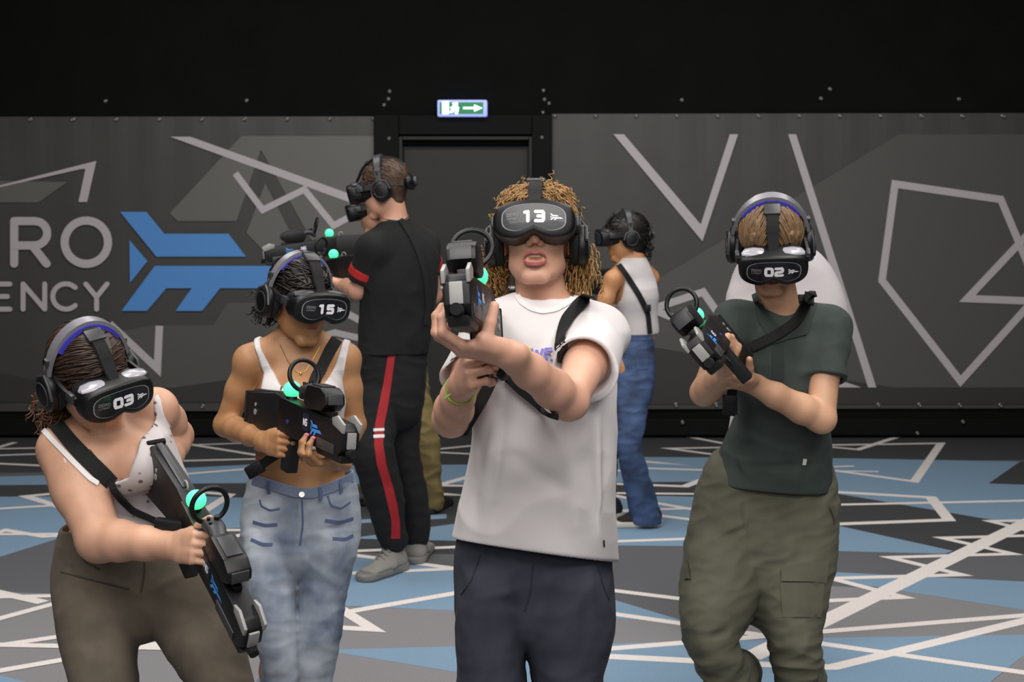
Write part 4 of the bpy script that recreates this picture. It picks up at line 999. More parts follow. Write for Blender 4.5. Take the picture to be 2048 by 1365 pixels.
    s2 = strap(reg, [(1118, 826), (1090, 820), (1060, 795), (1030, 770), (1008, 752), (990, 742)], .017, 'bungee_cord', m_matte, None, .008, off=.006)
    s3 = strap(reg, [(990, 742, 2.93), (975, 778, 2.93), (955, 815, 2.93), (925, 865, 2.96)], .026, 'x', m_matte, None, .006)
    s3.name = 'sling_tail'; s3.parent = s; s2.parent = s
    # bracelet, ring
    w_ = J['wrR']; b = MB(); ax = nrm(J['wrR']-J['elR']); b.torus(w_-ax*.035, .031, .0022, ax, 30, 6); b.tube([w_-ax*.035+np.array([-.01, -.03, 0]), w_-ax*.04+np.array([-.03, -.04, -.012])], .0018, 6); b.tube([w_-ax*.035+np.array([-.01, -.03, 0]), w_-ax*.06+np.array([.0, -.04, -.012])], .0018, 6)
    b.build('bracelet', m_cool, body)
    finish(body, (J['anR']+J['anL'])/2)
    return body
m_olv = mat('olive_polo', '3a4340', .9, noise=(25, .9, 1.08), bump=(600, .25, .0008)); m_olvt = mat('olive_polo_trim', '2f3735', .9)
m_crg = mat('olive_cargo', '5a594a', .85, noise=(18, .92, 1.06), bump=(500, .25, .0008)); m_crgd = mat('olive_cargo_seam', '4c4b3e', .9)
def MS(M, s):
    N = M.copy(); N[:3, :3] *= s; return N
# ---------------------------------------------------------------- right: dark green polo, headset 02
def person02():
    reg = 'p02'; D = 4.0
    M = facing(P(1541, 494, 3.94), -6, -30, -2)
    J = J_(pel=P(1535, 1025, 4.16), wai=P(1548, 900, 4.14), che=P(1560, 770, 4.08), nek=P(1563, 640, 4.02), shR=P(1470, 640, 4.02), shL=P(1655, 655, 4.02), hpR=P(1478, 1060, 4.15), hpL=P(1590, 1060, 4.15),
           elR=P(1408, 785, 3.92), wrR=P(1452, 745, 3.76), elL=P(1643, 838, 3.90), wrL=P(1500, 766, 3.84), knR=P(1430, 1285, 3.92), knL=P(1590, 1295, 4.0), anR=P(1475, 1520, 4.15), anL=P(1605, 1530, 4.15))
    J['anR'][2] = .09; J['anL'][2] = .09
    print('p02', bone(J['shR'], J['elR'], J['wrR']), bone(J['shL'], J['elL'], J['wrL']), bone(J['hpR'], J['knR'], J['anR']), bone(J['nek'], J['pel']))
    G, gl = gunM((1440, 655, 3.88), (1390, 692, 3.30), (-.66, -.02, .75)); print('gun', gl)
    sk = skin('warm', 'c99a7c', 'd2a485')
    F = Fd(head(M), neckp(M, J['nek']), torso(J, ((.15, .10), (.12, .085), (.13, .10), (.13, .085)), .012))
    F.add(arm(J['shR'], J['elR'], J['wrR'], (.045, .038, .038, .027)), arm(J['shL'], J['elL'], J['wrL'], (.047, .041, .041, .029)))
    hR, _ = hand(J['wrR'], nrm(P(1472, 700, 3.70)-J['wrR']), nrm([.75, -.55, .1]), -1, ((.5, 1.0, .7), (.8, 1.2, .8), (.9, 1.3, .8), (.9, 1.3, .8)), (.2, .2))
    hL, _ = hand(J['wrL'], nrm(P(1448, 768, 3.74)-J['wrL']), nrm([.1, -.35, -1]), 1, ((.35, .8, .5), (.35, .8, .5), (.4, .8, .5), (.45, .8, .5)), (.1, .0), thdir=(.5, .5, -.6))
    F.add(hR, hL, leg(J['hpR'], J['knR'], J['anR'], (.075, .05, .05, .036)), leg(J['hpL'], J['knL'], J['anL'], (.075, .05, .05, .036)))
    F.sub(head_sub(M))
    body = surface(F, H, 'person', sk, reg=reg); tag(body, 'person in dark green polo and olive cargo trousers looking down along a rifle', 'person')
    b = MB(); b.tube([X(M, (.021*math.cos(a), .0975-.009*math.cos(a)**2, -.061)) for a in np.linspace(0, math.pi, 12)], [.001+.0042*math.sin(a) for a in np.linspace(0, math.pi, 12)], 8, flat=.8); b.build('lips', m_lip, body)
    T = Fd(*loft([S(1475, 1655, 650, 4.05, .075), S(1470, 1662, 700, 4.05, .11), S(1478, 1655, 780, 4.07, .12), S(1474, 1652, 850, 4.10, .12), S(1448, 1656, 920, 4.13, .125), S(1424, 1662, 985, 4.15, .13), S(1420, 1668, 1040, 4.15, .13)], n=2.3, k=.02),
           cap(J['shR'], J['nek'], .056, .05, None, .03), cap(J['shL'], J['nek'], .060, .05, None, .03))
    T.post.append(wrinkle(.0035, 17, 24, (1, 1, .5))); T.post.append(wrinkle(.0018, 42, 9, (.8, .8, 1.2)))
    T.post.append(creases([(P(1480, 870, 4.0), P(1600, 900, 4.0), .014, .007), (P(1460, 940, 4.0), P(1640, 930, 4.0), .012, -.006), (P(1500, 690, 3.95), P(1520, 800, 3.95), .014, .006), (P(1620, 860, 4.0), P(1590, 980, 4.02), .014, .006), (P(1455, 900, 4.02), P(1500, 960, 4.02), .012, .006)]))
    a, bq = P(1420, 978, 4.0), P(1665, 999, 4.0); nn = np.cross(bq-a, [0, 1, 0]); nn *= -np.sign(nn[2]); T.post.append(cut(a, nn, .004, .009, .10))
    def sleeve(sh, el, t, r0, r1, sd, nn=None):
        e = sh+(el-sh)*t; q = Fd(cap(sh, e+(el-sh)*.15, r0, r1, None, .02)); q.post.append(wrinkle(.0022, 34, sd)); q.post.append(cut(e, el-sh, .004, .009, .04)); return q.prim(.025)
    T.add(sleeve(J['shL'], J['elL'], .56, .064, .060, 3), sleeve(J['shR'], J['elR'], .62, .058, .055, 5))
    T.sub(cap(J['nek']+np.array([0, -.03, .16]), J['nek']+np.array([0, -.03, .075]), .056, .058, None, .006))
    sh = surface(T, HC, 'polo_shirt', m_olv, body, reg); PB[reg+'c'] = PB[reg][-1:]
    patch(reg+'c', [(1503, 590), (1515, 640), (1535, 672)], [(1513, 585), (1535, 630), (1562, 655)], 'collar_flap', m_olvt, sh, off=.006)
    patch(reg+'c', [(1562, 655), (1585, 645), (1612, 600)], [(1540, 690), (1612, 670), (1635, 612)], 'collar_flap', m_olvt, sh, off=.006)
    patch(reg+'c', [(1545, 690), (1545, 760)], [(1566, 690), (1566, 762)], 'placket', m_olvt, sh, off=.003)
    decal(reg+'c', [[(1606, 917), (1613, 918), (1611, 930), (1604, 929)]], 'care_label', m_wht2, sh)
    Tr = Fd(*loft([S(1412, 1665, 960, 4.16, .11), S(1400, 1668, 1010, 4.16, .13), S(1382, 1663, 1080, 4.14, .14), S(1376, 1660, 1130, 4.12, .14)], n=2.6, k=.025),
            *loft([S(1370, 1520, 1130, 4.08, .12), S(1362, 1512, 1190, 4.02, .115), S(1366, 1485, 1250, 3.96, .105), S(1386, 1474, 1300, 3.93, .09), S(1418, 1508, 1365, 3.98, .085), (J['anR']+UP*.12, (.06, .065)), (J['anR']+UP*.02, (.055, .06))], n=2.2),
            *loft([S(1500, 1660, 1130, 4.10, .12), S(1503, 1652, 1190, 4.06, .115), S(1528, 1642, 1250, 4.02, .10), S(1542, 1638, 1300, 4.0, .09), S(1556, 1640, 1365, 4.05, .085), (J['anL']+UP*.12, (.06, .065)), (J['anL']+UP*.02, (.055, .06))], n=2.2),
            cap(P(1500, 1190, 4.08), P(1500, 1215, 4.08), .05, .04, None, .05))
    Tr.post.append(wrinkle(.004, 22, 31, (1, 1, 1.4))); Tr.post.append(wrinkle(.002, 60, 7, (1, 1, 1.8)))
    zk = P(1500, 1270, 4.0)[2]
    Tr.post.append(wrinkle(.005, 45, 17, (.5, .5, 2.2), None, zk))
    Tr.post.append(creases([(P(1400, 1118, 3.98), P(1480, 1130, 3.98), .006, .005), (P(1480, 1130, 3.97), P(1560, 1140, 3.98), .006, .004), (P(1500, 1040, 4.0), P(1420, 1080, 4.0), .012, .008), (P(1610, 1020, 4.0), P(1625, 1080, 4.0), .006, -.005), (P(1480, 1250, 3.85), P(1420, 1280, 3.85), .012, -.01), (P(1490, 990, 4.02), P(1488, 1110, 4.0), .008, -.006)]))
    Tr.post.append(cut((0, 0, .06), (0, 0, -1), .004, .01, .06))
    tr = surface(Tr, .0055, 'cargo_trousers', m_crg, body, reg); PB[reg+'t'] = PB[reg][-1:]
    patch(reg+'t', [(1562, 1134), (1562, 1163)], [(1654, 1122), (1650, 1166)], 'pocket_flap', m_crg, tr, off=.007)
    patch(reg+'t', [(1560, 1166), (1566, 1235)], [(1648, 1166), (1640, 1235)], 'thigh_pocket', m_crg, tr, off=.004)
    patch(reg+'t', [(1374, 1118), (1370, 1160)], [(1378, 1118), (1384, 1160)], 'pocket_flap', m_crgd, tr, off=.008)
    patch(reg+'t', [(1652, 1012), (1658, 1018)], [(1666, 1012), (1670, 1052)], 'pocket_flap', m_crgd, tr, off=.007)
    for a_, s in ((J['anR'], -1), (J['anL'], 1)): shoe(a_, (.2*s, -1), m_shb, m_sole, body)
    m_h = mat('hair_dark_blond', '7c6145', .5, noise=(90, .75, 1.2))
    hair_cap(M, 'hair', m_h, body, .012, amp=.0035, fr=110, low=-.07, zfront=.045, st=(1.6, .35, .35), h=.0035, extra=[hcap(M, (.064, .045, .065), (.070, .042, -.01), .009, .008), hcap(M, (-.064, .045, .065), (-.070, .042, -.01), .009, .008), hcap(M, (.05, .068, .08), (.062, .062, .03), .006, .006), hcap(M, (-.05, .068, .08), (-.062, .062, .03), .006, .006)])
    strands(M, 420, lambda p: (np.sign(p[0])*.9, 1.0, -.9), 'hair_locks', m_h, body, lambda p: p[2] > .05 and p[1] > -.07, (.07, .12), 1.16, .0028, 3, .2, stop=lambda p: p[2] < .02 or (p[1] > .06 and p[2] < .055 and abs(p[0]) < .05))
    headset(M, '02', 'black VR headset numbered 02 on the person in the green polo', top_col=1)
    headphones(M, 'silver and purple headphones on the person in the green polo', rise=.002, wide=.004)
    rifle(G, 'black VR rifle tilted sideways in the hands of the person in the green polo')
    s = strap(reg, [(1622, 588), (1612, 610), (1590, 645), (1560, 668), (1525, 685), (1492, 700), (1478, 715)], .030, 'rifle_sling', m_matte, off=.010); tag(s, 'black sling across the front of the dark green polo', 'strap')
    b = MB(); p, n = surf(reg, 1604, 608, .014); b.box(p, (.045, .012, .04), None, .003); o = b.build('sling_buckle', m_blk, s)
    s2 = strap(reg, [(1478, 700, 3.86), (1470, 740, 3.86), (1464, 790, 3.86), (1460, 832, 3.86)], .028, 'sling_tail', m_matte, s, .006)
    b = MB(); b.box(P(1460, 810, 3.86), (.04, .02, .055), None, .004); b.build('sling_clip', m_blk, s)
    finish(body, (J['anR']+J['anL'])/2)

# ---------------------------------------------------------------- behind the green polo: pale T-shirt
def person_behind():
    reg = 'p08'; M = facing(P(1532, 486, 5.0), -8, -22, 4)
    J = J_(pel=P(1560, 940, 5.1), wai=P(1550, 830, 5.1), che=P(1560, 700, 5.05), nek=P(1555, 580, 5.02), shR=P(1488, 600, 5.03), shL=P(1640, 615, 5.03), hpR=P(1520, 960, 5.1), hpL=P(1600, 960, 5.1),
           elR=P(1480, 720, 4.95), wrR=P(1510, 690, 4.76), elL=P(1650, 730, 4.95), wrL=P(1560, 700, 4.76), knR=P(1440, 1150, 5.05), knL=P(1605, 1150, 5.05), anR=P(1425, 1290, 5.1), anL=P(1588, 1290, 5.1))
    J['anR'][2] = .09; J['anL'][2] = .09
    print('p08', bone(J['shR'], J['elR'], J['wrR']), bone(J['hpR'], J['knR'], J['anR']))
    sk = skin('pale', 'd3a086', 'dba890')
    F = Fd(head(M), neckp(M, J['nek']), torso(J, ((.13, .09), (.11, .08), (.12, .09), (.12, .08)), .01), arm(J['shR'], J['elR'], J['wrR'], (.042, .036, .036, .026)), arm(J['shL'], J['elL'], J['wrL'], (.042, .036, .036, .026)),
           leg(J['hpR'], J['knR'], J['anR'], (.07, .05, .05, .036)), leg(J['hpL'], J['knL'], J['anL'], (.07, .05, .05, .036)))
    F.add(hand(J['wrR'], (.3, -1, .2), (0, -.3, -1), -1, ((.5, .8, .5),))[0] if False else hand(J['wrR'], (.3, -1, .2), (0, -.3, -1), -1, ((.5, .8, .5),)*4)[0], hand(J['wrL'], (-.3, -1, .2), (0, -.3, -1), 1, ((.5, .8, .5),)*4)[0])
    body = surface(F, .0055, 'person', sk, reg=reg); tag(body, 'person in pale T-shirt half hidden behind the person in the green polo', 'person')
    T = Fd(*loft([S(1490, 1600, 520, 5.06, .07), S(1466, 1640, 550, 5.06, .10), S(1457, 1668, 580, 5.06, .11), S(1455, 1688, 620, 5.05, .11), S(1462, 1690, 670, 5.05, .11), S(1478, 1640, 760, 5.07, .115), S(1462, 1640, 850, 5.1, .12), S(1452, 1650, 930, 5.1, .125)], n=2.3, k=.02), cap(P(1480, 640, 5.05), P(1650, 650, 5.05), .05, .05, None, .03))
    for s_, e_ in ((J['shR'], J['elR']), (J['shL'], J['elL'])):
        c = s_+(e_-s_)*.6; q = Fd(cap(s_, c+(e_-s_)*.15, .060, .066)); q.post.append(cut(c, e_-s_, .004, .009, .04)); T.add(q.prim(.03))
    T.post.append(wrinkle(.004, 20, 5)); T.post.append(cut(P(1500, 905, 5.1), (0, 0, -1), .004, .009, .05)); T.sub(cap(J['nek']+UP*.14, J['nek']+np.array([0, -.015, .05]), .058, .062, None, .006))
    surface(T, .006, 't_shirt', mat('pale_cotton', 'cdc6c8', .85), body, reg)
    m_dk = mat('dark_trousers', '232326', .9)
    Tr = Fd(*loft([S(1462, 1640, 890, 5.1, .11), S(1460, 1640, 980, 5.1, .115)], n=2.5), *loft([S(1462, 1545, 980, 5.1, .09), S(1430, 1490, 1100, 5.05, .08), S(1408, 1458, 1200, 5.07, .07), (J['anR'], (.055, .06))]), *loft([S(1550, 1640, 980, 5.1, .09), S(1568, 1640, 1100, 5.05, .08), S(1575, 1630, 1200, 5.07, .07), (J['anL'], (.055, .06))]))
    Tr.post.append(wrinkle(.004, 22, 3)); surface(Tr, .007, 'trousers', m_dk, body, reg)
    for a_, s in ((J['anR'], -1), (J['anL'], 1)): shoe(a_, (0, -1), m_shb, m_shb, body)
    hair_cap(M, 'hair', mat('hair_reddish', '9a6a58', .6, noise=(90, .8, 1.15)), body, .012, h=.005)
    headset(M, '', 'VR headset mostly hidden behind the head of the green polo person')
    headphones(M, 'headphones hidden behind the head of the green polo person', purple=False)
    finish(body, (J['anR']+J['anL'])/2)

# ---------------------------------------------------------------- far left: brown trousers, headset 03
def person03():
    reg = 'p03'; D = 3.3
    M = MS(facing(P(182, 762, 3.3), 46, -19, -13), .97)
    J = J_(pel=P(268, 1120, 3.42), wai=P(290, 1040, 3.42), che=P(232, 930, 3.36), nek=P(208, 868, 3.40), shR=P(128, 900, 3.32), shL=P(312, 820, 3.42), hpR=P(195, 1165, 3.42), hpL=P(345, 1165, 3.42),
           elR=P(200, 1078, 3.17), wrR=P(345, 1093, 3.05), elL=P(352, 872, 3.60), wrL=P(333, 930, 3.38), knR=P(210, 1400, 3.3), knL=P(455, 1400, 3.3), anR=P(230, 1690, 3.45), anL=P(520, 1690, 3.45))
    J['anR'][2] = .09; J['anL'][2] = .09
    print('p03', bone(J['shR'], J['elR'], J['wrR']), bone(J['shL'], J['elL'], J['wrL']), bone(J['hpR'], J['knR'], J['anR']))
    G, gl = gunM((318, 915, 3.24), (502, 1252, 2.86), (.55, -.85, .1)); print('gun', gl)
    sk = skin('rosy', 'c99a80', 'd3a388')
    F = Fd(head(M), neckp(M, J['nek'], (.050, .054)), torso(J, ((.17, .11), (.13, .09), (.135, .10), (.125, .08)), 0))
    F.add(ell(P(185, 935, 3.27), (.062, .055, .055), None, .05), ell(P(280, 925, 3.27), (.062, .055, .055), None, .05))
    F.add(arm(J['shR'], J['elR'], J['wrR'], (.064, .056, .046, .029), k=.03), arm(J['shL'], J['elL'], J['wrL'], (.050, .044, .040, .028), k=.03))
    hR, _ = hand(J['wrR'], nrm(P(402, 1098, 2.98)-J['wrR']), nrm([.1, -1, .25]), -1, ((.25, .5, .4), (.6, .9, .6), (.7, 1.0, .7), (.7, 1.0, .7)), (.2, .2), S_=.95)
    hL, _ = hand(J['wrL'], nrm(P(318, 968, 3.29)-J['wrL']), nrm([.7, .5, 0]), 1, ((.5, .9, .6),)*4, (.2, .2), S_=.92)
    F.add(hR, hL, leg(J['hpR'], J['knR'], J['anR'], (.09, .06, .055, .036)), leg(J['hpL'], J['knL'], J['anL'], (.09, .06, .055, .036)))
    body = surface(F, H, 'person', sk, reg=reg); tag(body, 'person in floral white cami and brown trousers leaning over with a lowered rifle', 'person')
    b = MB(); b.tube([X(M, (.021*math.cos(a), .0975-.009*math.cos(a)**2, -.061)) for a in np.linspace(0, math.pi, 12)], [.001+.0042*math.sin(a) for a in np.linspace(0, math.pi, 12)], 8, flat=.8); b.build('lips', m_lip, body)
    # cami
    tor = torso(J, ((.17, .11), (.13, .09), (.135, .10), (.125, .08)), -.009)
    T = Fd(tor, ell(P(185, 935, 3.27), (.073, .066, .066), None, .05), ell(P(280, 925, 3.27), (.073, .066, .066), None, .05))
    d_ = 3.28
    pg = poly2([P(x, y, d_) for x, y in [(78, 868), (92, 842), (100, 850), (130, 890), (165, 935), (192, 962), (232, 960), (272, 946), (288, 900), (292, 850), (284, 805), (290, 790), (302, 812), (312, 850), (322, 890), (345, 960), (345, 1075), (190, 1090), (172, 1010), (150, 950), (110, 905)]])
    T.post.append(wrinkle(.002, 40, 4, (1, 1, .5))); T.post.append(lambda p, d: smax(d, pg(p), .003))
    m_fl = mat('floral_cotton', 'cfc6c6', .85)
    nt = m_fl.node_tree
    vo = nt.nodes.new('ShaderNodeTexVoronoi'); vo.inputs['Scale'].default_value = 38; tc = nt.nodes.new('ShaderNodeTexCoord'); nt.links.new(tc.outputs['Object'], vo.inputs['Vector'])
    cr_ = nt.nodes.new('ShaderNodeValToRGB'); cr_.color_ramp.elements[0].position = .20; cr_.color_ramp.elements[0].color = lin('6d6466'); cr_.color_ramp.elements[1].position = .26; cr_.color_ramp.elements[1].color = lin('d3caca')
    nt.links.new(vo.outputs['Distance'], cr_.inputs['Fac']); nt.links.new(cr_.outputs['Color'], nt.nodes['Principled BSDF'].inputs['Base Color'])
    top = surface(T, .004, 'cami_top', m_fl, body, reg); PB[reg+'c'] = PB[reg][-1:]
    m_brn = mat('brown_corduroy', '5f564a', .9, noise=(14, .92, 1.08), bump=(400, .3, .0008), c2='665c50')
    Tr = Fd(*loft([S(150, 418, 1048, 3.42, .10), S(132, 424, 1085, 3.42, .12), S(119, 434, 1140, 3.42, .13), S(118, 448, 1180, 3.41, .13)], n=2.5, k=.025),
            *loft([S(118, 290, 1170, 3.39, .12), S(120, 276, 1230, 3.36, .115), S(130, 267, 1290, 3.33, .10), S(150, 268, 1365, 3.3, .095), (J['knR']-UP*.03, (.075, .085)), ((J['knR']+J['anR'])/2, (.075, .08)), (J['anR']+UP*.02, (.07, .075))], n=2.2),
            *loft([S(285, 458, 1180, 3.39, .12), S(308, 470, 1240, 3.36, .11), S(345, 484, 1300, 3.32, .10), S(388, 500, 1365, 3.3, .095), (J['knL']-UP*.03, (.075, .085)), ((J['knL']+J['anL'])/2, (.075, .08)), (J['anL']+UP*.02, (.07, .075))], n=2.2))
    Tr.post.append(wrinkle(.0025, 20, 13, (1, 1, 1.2))); Tr.post.append(wrinkle(.0012, 60, 3))
    Tr.post.append(creases([(P(290, 1190, 3.28), P(420, 1120, 3.28), .010, .006), (P(280, 1185, 3.28), P(150, 1140, 3.28), .010, .005), (P(120, 1130, 3.3), P(200, 1155, 3.3), .007, -.005), (P(300, 1180, 3.27), P(330, 1110, 3.27), .010, .006)]))
    a, bq = P(118, 1072, 3.3), P(418, 1040, 3.3); nn = np.cross(bq-a, [0, 1, 0]); nn *= np.sign(nn[2]); Tr.post.append(cut(a, nn, .004, .008, .03)); Tr.post.append(cut((0, 0, .06), (0, 0, -1), .004, .01, .06))
    tr = surface(Tr, .0055, 'trousers', m_brn, body, reg); PB[reg+'t'] = PB[reg][-1:]
    for a_, s in ((J['anR'], -1), (J['anL'], 1)): shoe(a_, (.15+.1*s, -1), m_wht2, m_sole, body)
    m_h = mat('hair_dark_brown', '3b2a20', .5, noise=(80, .75, 1.3)); m_h2 = mat('hair_auburn_ends', '6a4630', .5, noise=(80, .8, 1.2))
    hair_cap(M, 'hair', m_h, body, .012, amp=.003, fr=90, low=-.09, zfront=.06, st=(1.3, .4, .4))
    rs = np.random.RandomState(5); sd = []
    for _ in range(150):
        sx = -1 if rs.rand() < .25 else 1; sd.append((np.array([sx*rs.uniform(.03, .085), rs.uniform(-.10, -.03), rs.uniform(-.11, -.04)]), np.array([sx*.5, -.5, -.6])))
    curls(M, sd, 'wavy_ends', m_h2, body, .009, .0024, 1.6, (.05, .10), 1.3, 20, 8, .5)
    strands(M, 420, lambda p: (np.sign(p[0]+.01)*.8, -1.0, -.5), 'hair_locks', m_h, body, lambda p: p[2] > .02, (.07, .12), 1.15, .0022, 4, .25, stop=lambda p: p[2] < -.01)
    headset(M, '03', 'black VR headset numbered 03 on the leaning person at the left', top_col=1)
    headphones(M, 'silver and purple headphones on the leaning person at the left', rise=.004, wide=.003)
    rifle(G, 'black VR rifle pointing down to the floor at the left')
    s = strap(reg, [(112, 850), (140, 885), (180, 925), (222, 965)], .036, 'rifle_sling', m_matte, off=.006); tag(s, 'black sling crossing the floral white cami top', 'strap')
    strap(reg, [(222, 965), (240, 990), (262, 1018), (290, 1032), (325, 1048)], .016, 'sling_cord', m_matte, s, .008, off=.008)
    strap(reg, [(88, 862), (112, 888), (145, 922), (180, 958), (196, 968)], .013, 'cami_strap', m_wht2, top, .002, off=.002)
    for q in ([(288, 1095), (290, 1140), (283, 1185)], [(150, 1095), (170, 1125), (200, 1140)], [(122, 1145), (180, 1160), (260, 1180)]): strap(reg+'t', q, .004, 'seam', mat('brown_seam', '3f392f', .9), tr, .0012, off=.0008)
    b = MB(); p0 = P(330, 1050, 3.12); b.box(P(350, 1055, 3.10), (.09, .03, .035), Matrix.Rotation(.1, 3, 'Y'), .006); b.build('sling_clip', m_blk, s)
    b = MB(); cpts = [surf(reg+'', x, y, .003)[0] for x, y in [(168, 905), (185, 925), (200, 945), (212, 948)]]; b.tube(cpts, .0011, 6); cp2 = [surf(reg, x, y, .003)[0] for x, y in [(180, 900), (195, 918), (203, 924)]]; b.tube(cp2, .001, 6); b.sph(cpts[2], (.006, .003, .006), 10); b.build('necklace', m_gold, body)
    finish(body, (J['anR']+J['anL'])/2)

# ---------------------------------------------------------------- left of centre: white crop top, headset 15
def person15():
    reg = 'p15'; D = 3.9
    M = MS(facing(P(600, 604, 3.9), 36, -11, 3), .94)
    J = J_(pel=P(602, 1000, 3.96), wai=P(600, 915, 3.95), che=P(598, 800, 3.93), nek=P(598, 700, 3.95), shR=P(500, 722, 3.88), shL=P(690, 718, 3.98), hpR=P(550, 1040, 3.96), hpL=P(655, 1040, 3.96),
           elR=P(456, 845, 3.95), wrR=P(542, 872, 3.80), elL=P(708, 850, 4.0), wrL=P(680, 905, 3.86), knR=P(555, 1290, 3.85), knL=P(638, 1285, 3.9), anR=P(560, 1560, 4.0), anL=P(620, 1560, 4.05))
    J['anR'][2] = .09; J['anL'][2] = .09
    print('p15', bone(J['shR'], J['elR'], J['wrR']), bone(J['shL'], J['elL'], J['wrL']), bone(J['hpR'], J['knR'], J['anR']))
    G, gl = gunM((516, 806, 3.80), (694, 862, 3.35), (.12, -.05, 1)); print('gun', gl)
    J['wrR'], hR, tR = gripR(G, .9); J['elR'] = P(452, 850, 3.93); print('p15', bone(J['shR'], J['elR'], J['wrR']))
    sk = skin('tan', 'ad7c55', 'b6865e')
    w = ((.135, .095), (.118, .078), (.118, .085), (.11, .07))
    F = Fd(head(M), neckp(M, J['nek'], (.044, .048)), torso(J, w, 0), ell(P(560, 795, 3.85), (.050, .045, .048), None, .05), ell(P(640, 795, 3.86), (.050, .045, .048), None, .05))
    F.add(arm(J['shR'], J['elR'], J['wrR'], (.038, .034, .033, .022)), arm(J['shL'], J['elL'], J['wrL'], (.038, .034, .033, .022)))
    J['wrL'] = X(G, (-.062, .115, -.108)); dl = lambda v: G[:3, :3]@np.array(v, float); print('p15L', bone(J['shL'], J['elL'], J['wrL']))
    hL, tL = hand(J['wrL'], dl((1, .1, .1)), dl((0, .1, -1)), 1, ((.55, 1.0, .5), (.55, 1.0, .5), (.6, 1.0, .5), (.6, .9, .5)), (.1, .0), S_=.9, thdir=(.3, .3, -.8))
    F.add(hR, hL, leg(J['hpR'], J['knR'], J['anR'], (.075, .05, .05, .034)), leg(J['hpL'], J['knL'], J['anL'], (.075, .05, .05, .034)))
    F.sub(ell(P(599, 918, 3.865), (.005, .012, .009), None, .01))
    body = surface(F, H, 'person', sk, reg=reg); tag(body, 'person in white crop top and light blue jeans holding a rifle at the waist', 'person')
    b = MB(); b.tube([X(M, (.020*math.cos(a), .0935-.009*math.cos(a)**2, -.059)) for a in np.linspace(0, math.pi, 12)], [.001+.004*math.sin(a) for a in np.linspace(0, math.pi, 12)], 8, flat=.8); b.build('lips', m_lip, body)
    m_nail = mat('pink_nail', 'e0708f', .3)
    for t in (tR[0], tL[0], tL[1], tL[4]):
        b = MB(); b.sph(t+np.array([.002, -.004, .001]), (.0065, .004, .005), 10); b.build('fingernail', m_nail, body)
    T = Fd(torso(J, w, -.006), ell(P(560, 795, 3.85), (.056, .051, .054), None, .05), ell(P(640, 795, 3.86), (.056, .051, .054), None, .05))
    pg = poly2([P(x, y, 3.88) for x, y in [(505, 676), (516, 672), (528, 700), (546, 735), (568, 765), (590, 785), (612, 790), (635, 785), (655, 760), (668, 730), (676, 700), (682, 674), (694, 676), (690, 710), (684, 745), (682, 780), (712, 800), (712, 897), (500, 905), (500, 800), (528, 780), (530, 745), (520, 712)]])
    T.post.append(wrinkle(.0012, 50, 4, (.4, .4, 1.6))); T.post.append(lambda p, d: smax(d, pg(p), .003))
    top = surface(T, .0038, 'crop_top', m_wht, body, reg); PB[reg+'c'] = PB[reg][-1:]
    # jeans
    m_jn = mat('light_blue_denim', '7484a0', .9, noise=(6, .75, 1.2), bump=(900, .3, .0006), c2='b4bbc4'); m_jd = mat('denim_dark_seam', '56658a', .9)
    Tr = Fd(*loft([S(508, 702, 955, 3.96, .09), S(497, 710, 1000, 3.96, .105), S(490, 713, 1050, 3.96, .115), S(488, 712, 1090, 3.95, .115)], n=2.4, k=.02),
            *loft([S(488, 600, 1090, 3.93, .10), S(492, 592, 1150, 3.9, .095), S(508, 590, 1220, 3.87, .085), S(520, 592, 1290, 3.85, .08), S(528, 600, 1365, 3.87, .08), (J['anR']+UP*.10, (.07, .08)), (J['anR']+UP*.0, (.075, .085))], n=2.2),
            *loft([S(598, 712, 1090, 3.93, .10), S(600, 700, 1150, 3.93, .095), S(600, 686, 1220, 3.91, .085), S(592, 676, 1290, 3.9, .08), S(580, 662, 1365, 3.93, .08), (J['anL']+UP*.10, (.07, .08)), (J['anL']+UP*.0, (.075, .085))], n=2.2))
    Tr.post.append(wrinkle(.003, 24, 13, (1, 1, 1.4))); Tr.post.append(wrinkle(.0015, 60, 3, (.7, .7, 1.6)))
    Tr.post.append(creases([(P(500, 1055, 3.87), P(570, 1065, 3.85), .007, -.006), (P(500, 1075, 3.87), P(560, 1090, 3.85), .007, -.005), (P(640, 1060, 3.85), P(705, 1050, 3.87), .007, -.006), (P(610, 1120, 3.83), P(680, 1170, 3.85), .010, .006), (P(600, 1000, 3.85), P(600, 1090, 3.85), .006, .005), (P(625, 1250, 3.8), P(670, 1240, 3.82), .01, .008)]))
    gz = poly2([P(x, y, 3.9) for x, y in [(500, 948), (540, 958), (590, 974), (625, 976), (670, 962), (706, 946), (800, 946), (800, 1800), (300, 1800), (300, 948)]])
    Tr.post.append(lambda p, d: smax(np.maximum(d, -np.maximum(d+.008, -(gz(p)+.03))), gz(p), .004)); Tr.post.append(cut((0, 0, .03), (0, 0, -1), .004, .01, .06))
    tr = surface(Tr, .005, 'jeans', m_jn, body, reg); PB[reg+'t'] = PB[reg][-1:]
    strap(reg+'t', [(506, 960), (545, 972), (590, 986), (625, 988), (665, 975), (704, 956)], .030, 'waistband', mat('denim_waistband', '74829a', .9), tr, .002, off=.001)
    for x, y in ((538, 972), (640, 985), (680, 970)): strap(reg+'t', [(x, y-8), (x+1, y+16)], .010, 'belt_loop', m_jd, tr, .003, off=.004)
    b = MB(); p, n = surf(reg+'t', 604, 990, .004); b.cyl(p, p+n*.003, .008); b.build('button', m_silv, tr)
    for q in ([(506, 1045), (530, 1052), (555, 1050)], [(502, 1080), (525, 1090), (545, 1090)], [(650, 1042), (680, 1046), (706, 1038)], [(665, 1078), (690, 1080), (706, 1072)]): strap(reg+'t', q, .010, 'whisker_fade', m_jd, tr, .0006, off=.0008)
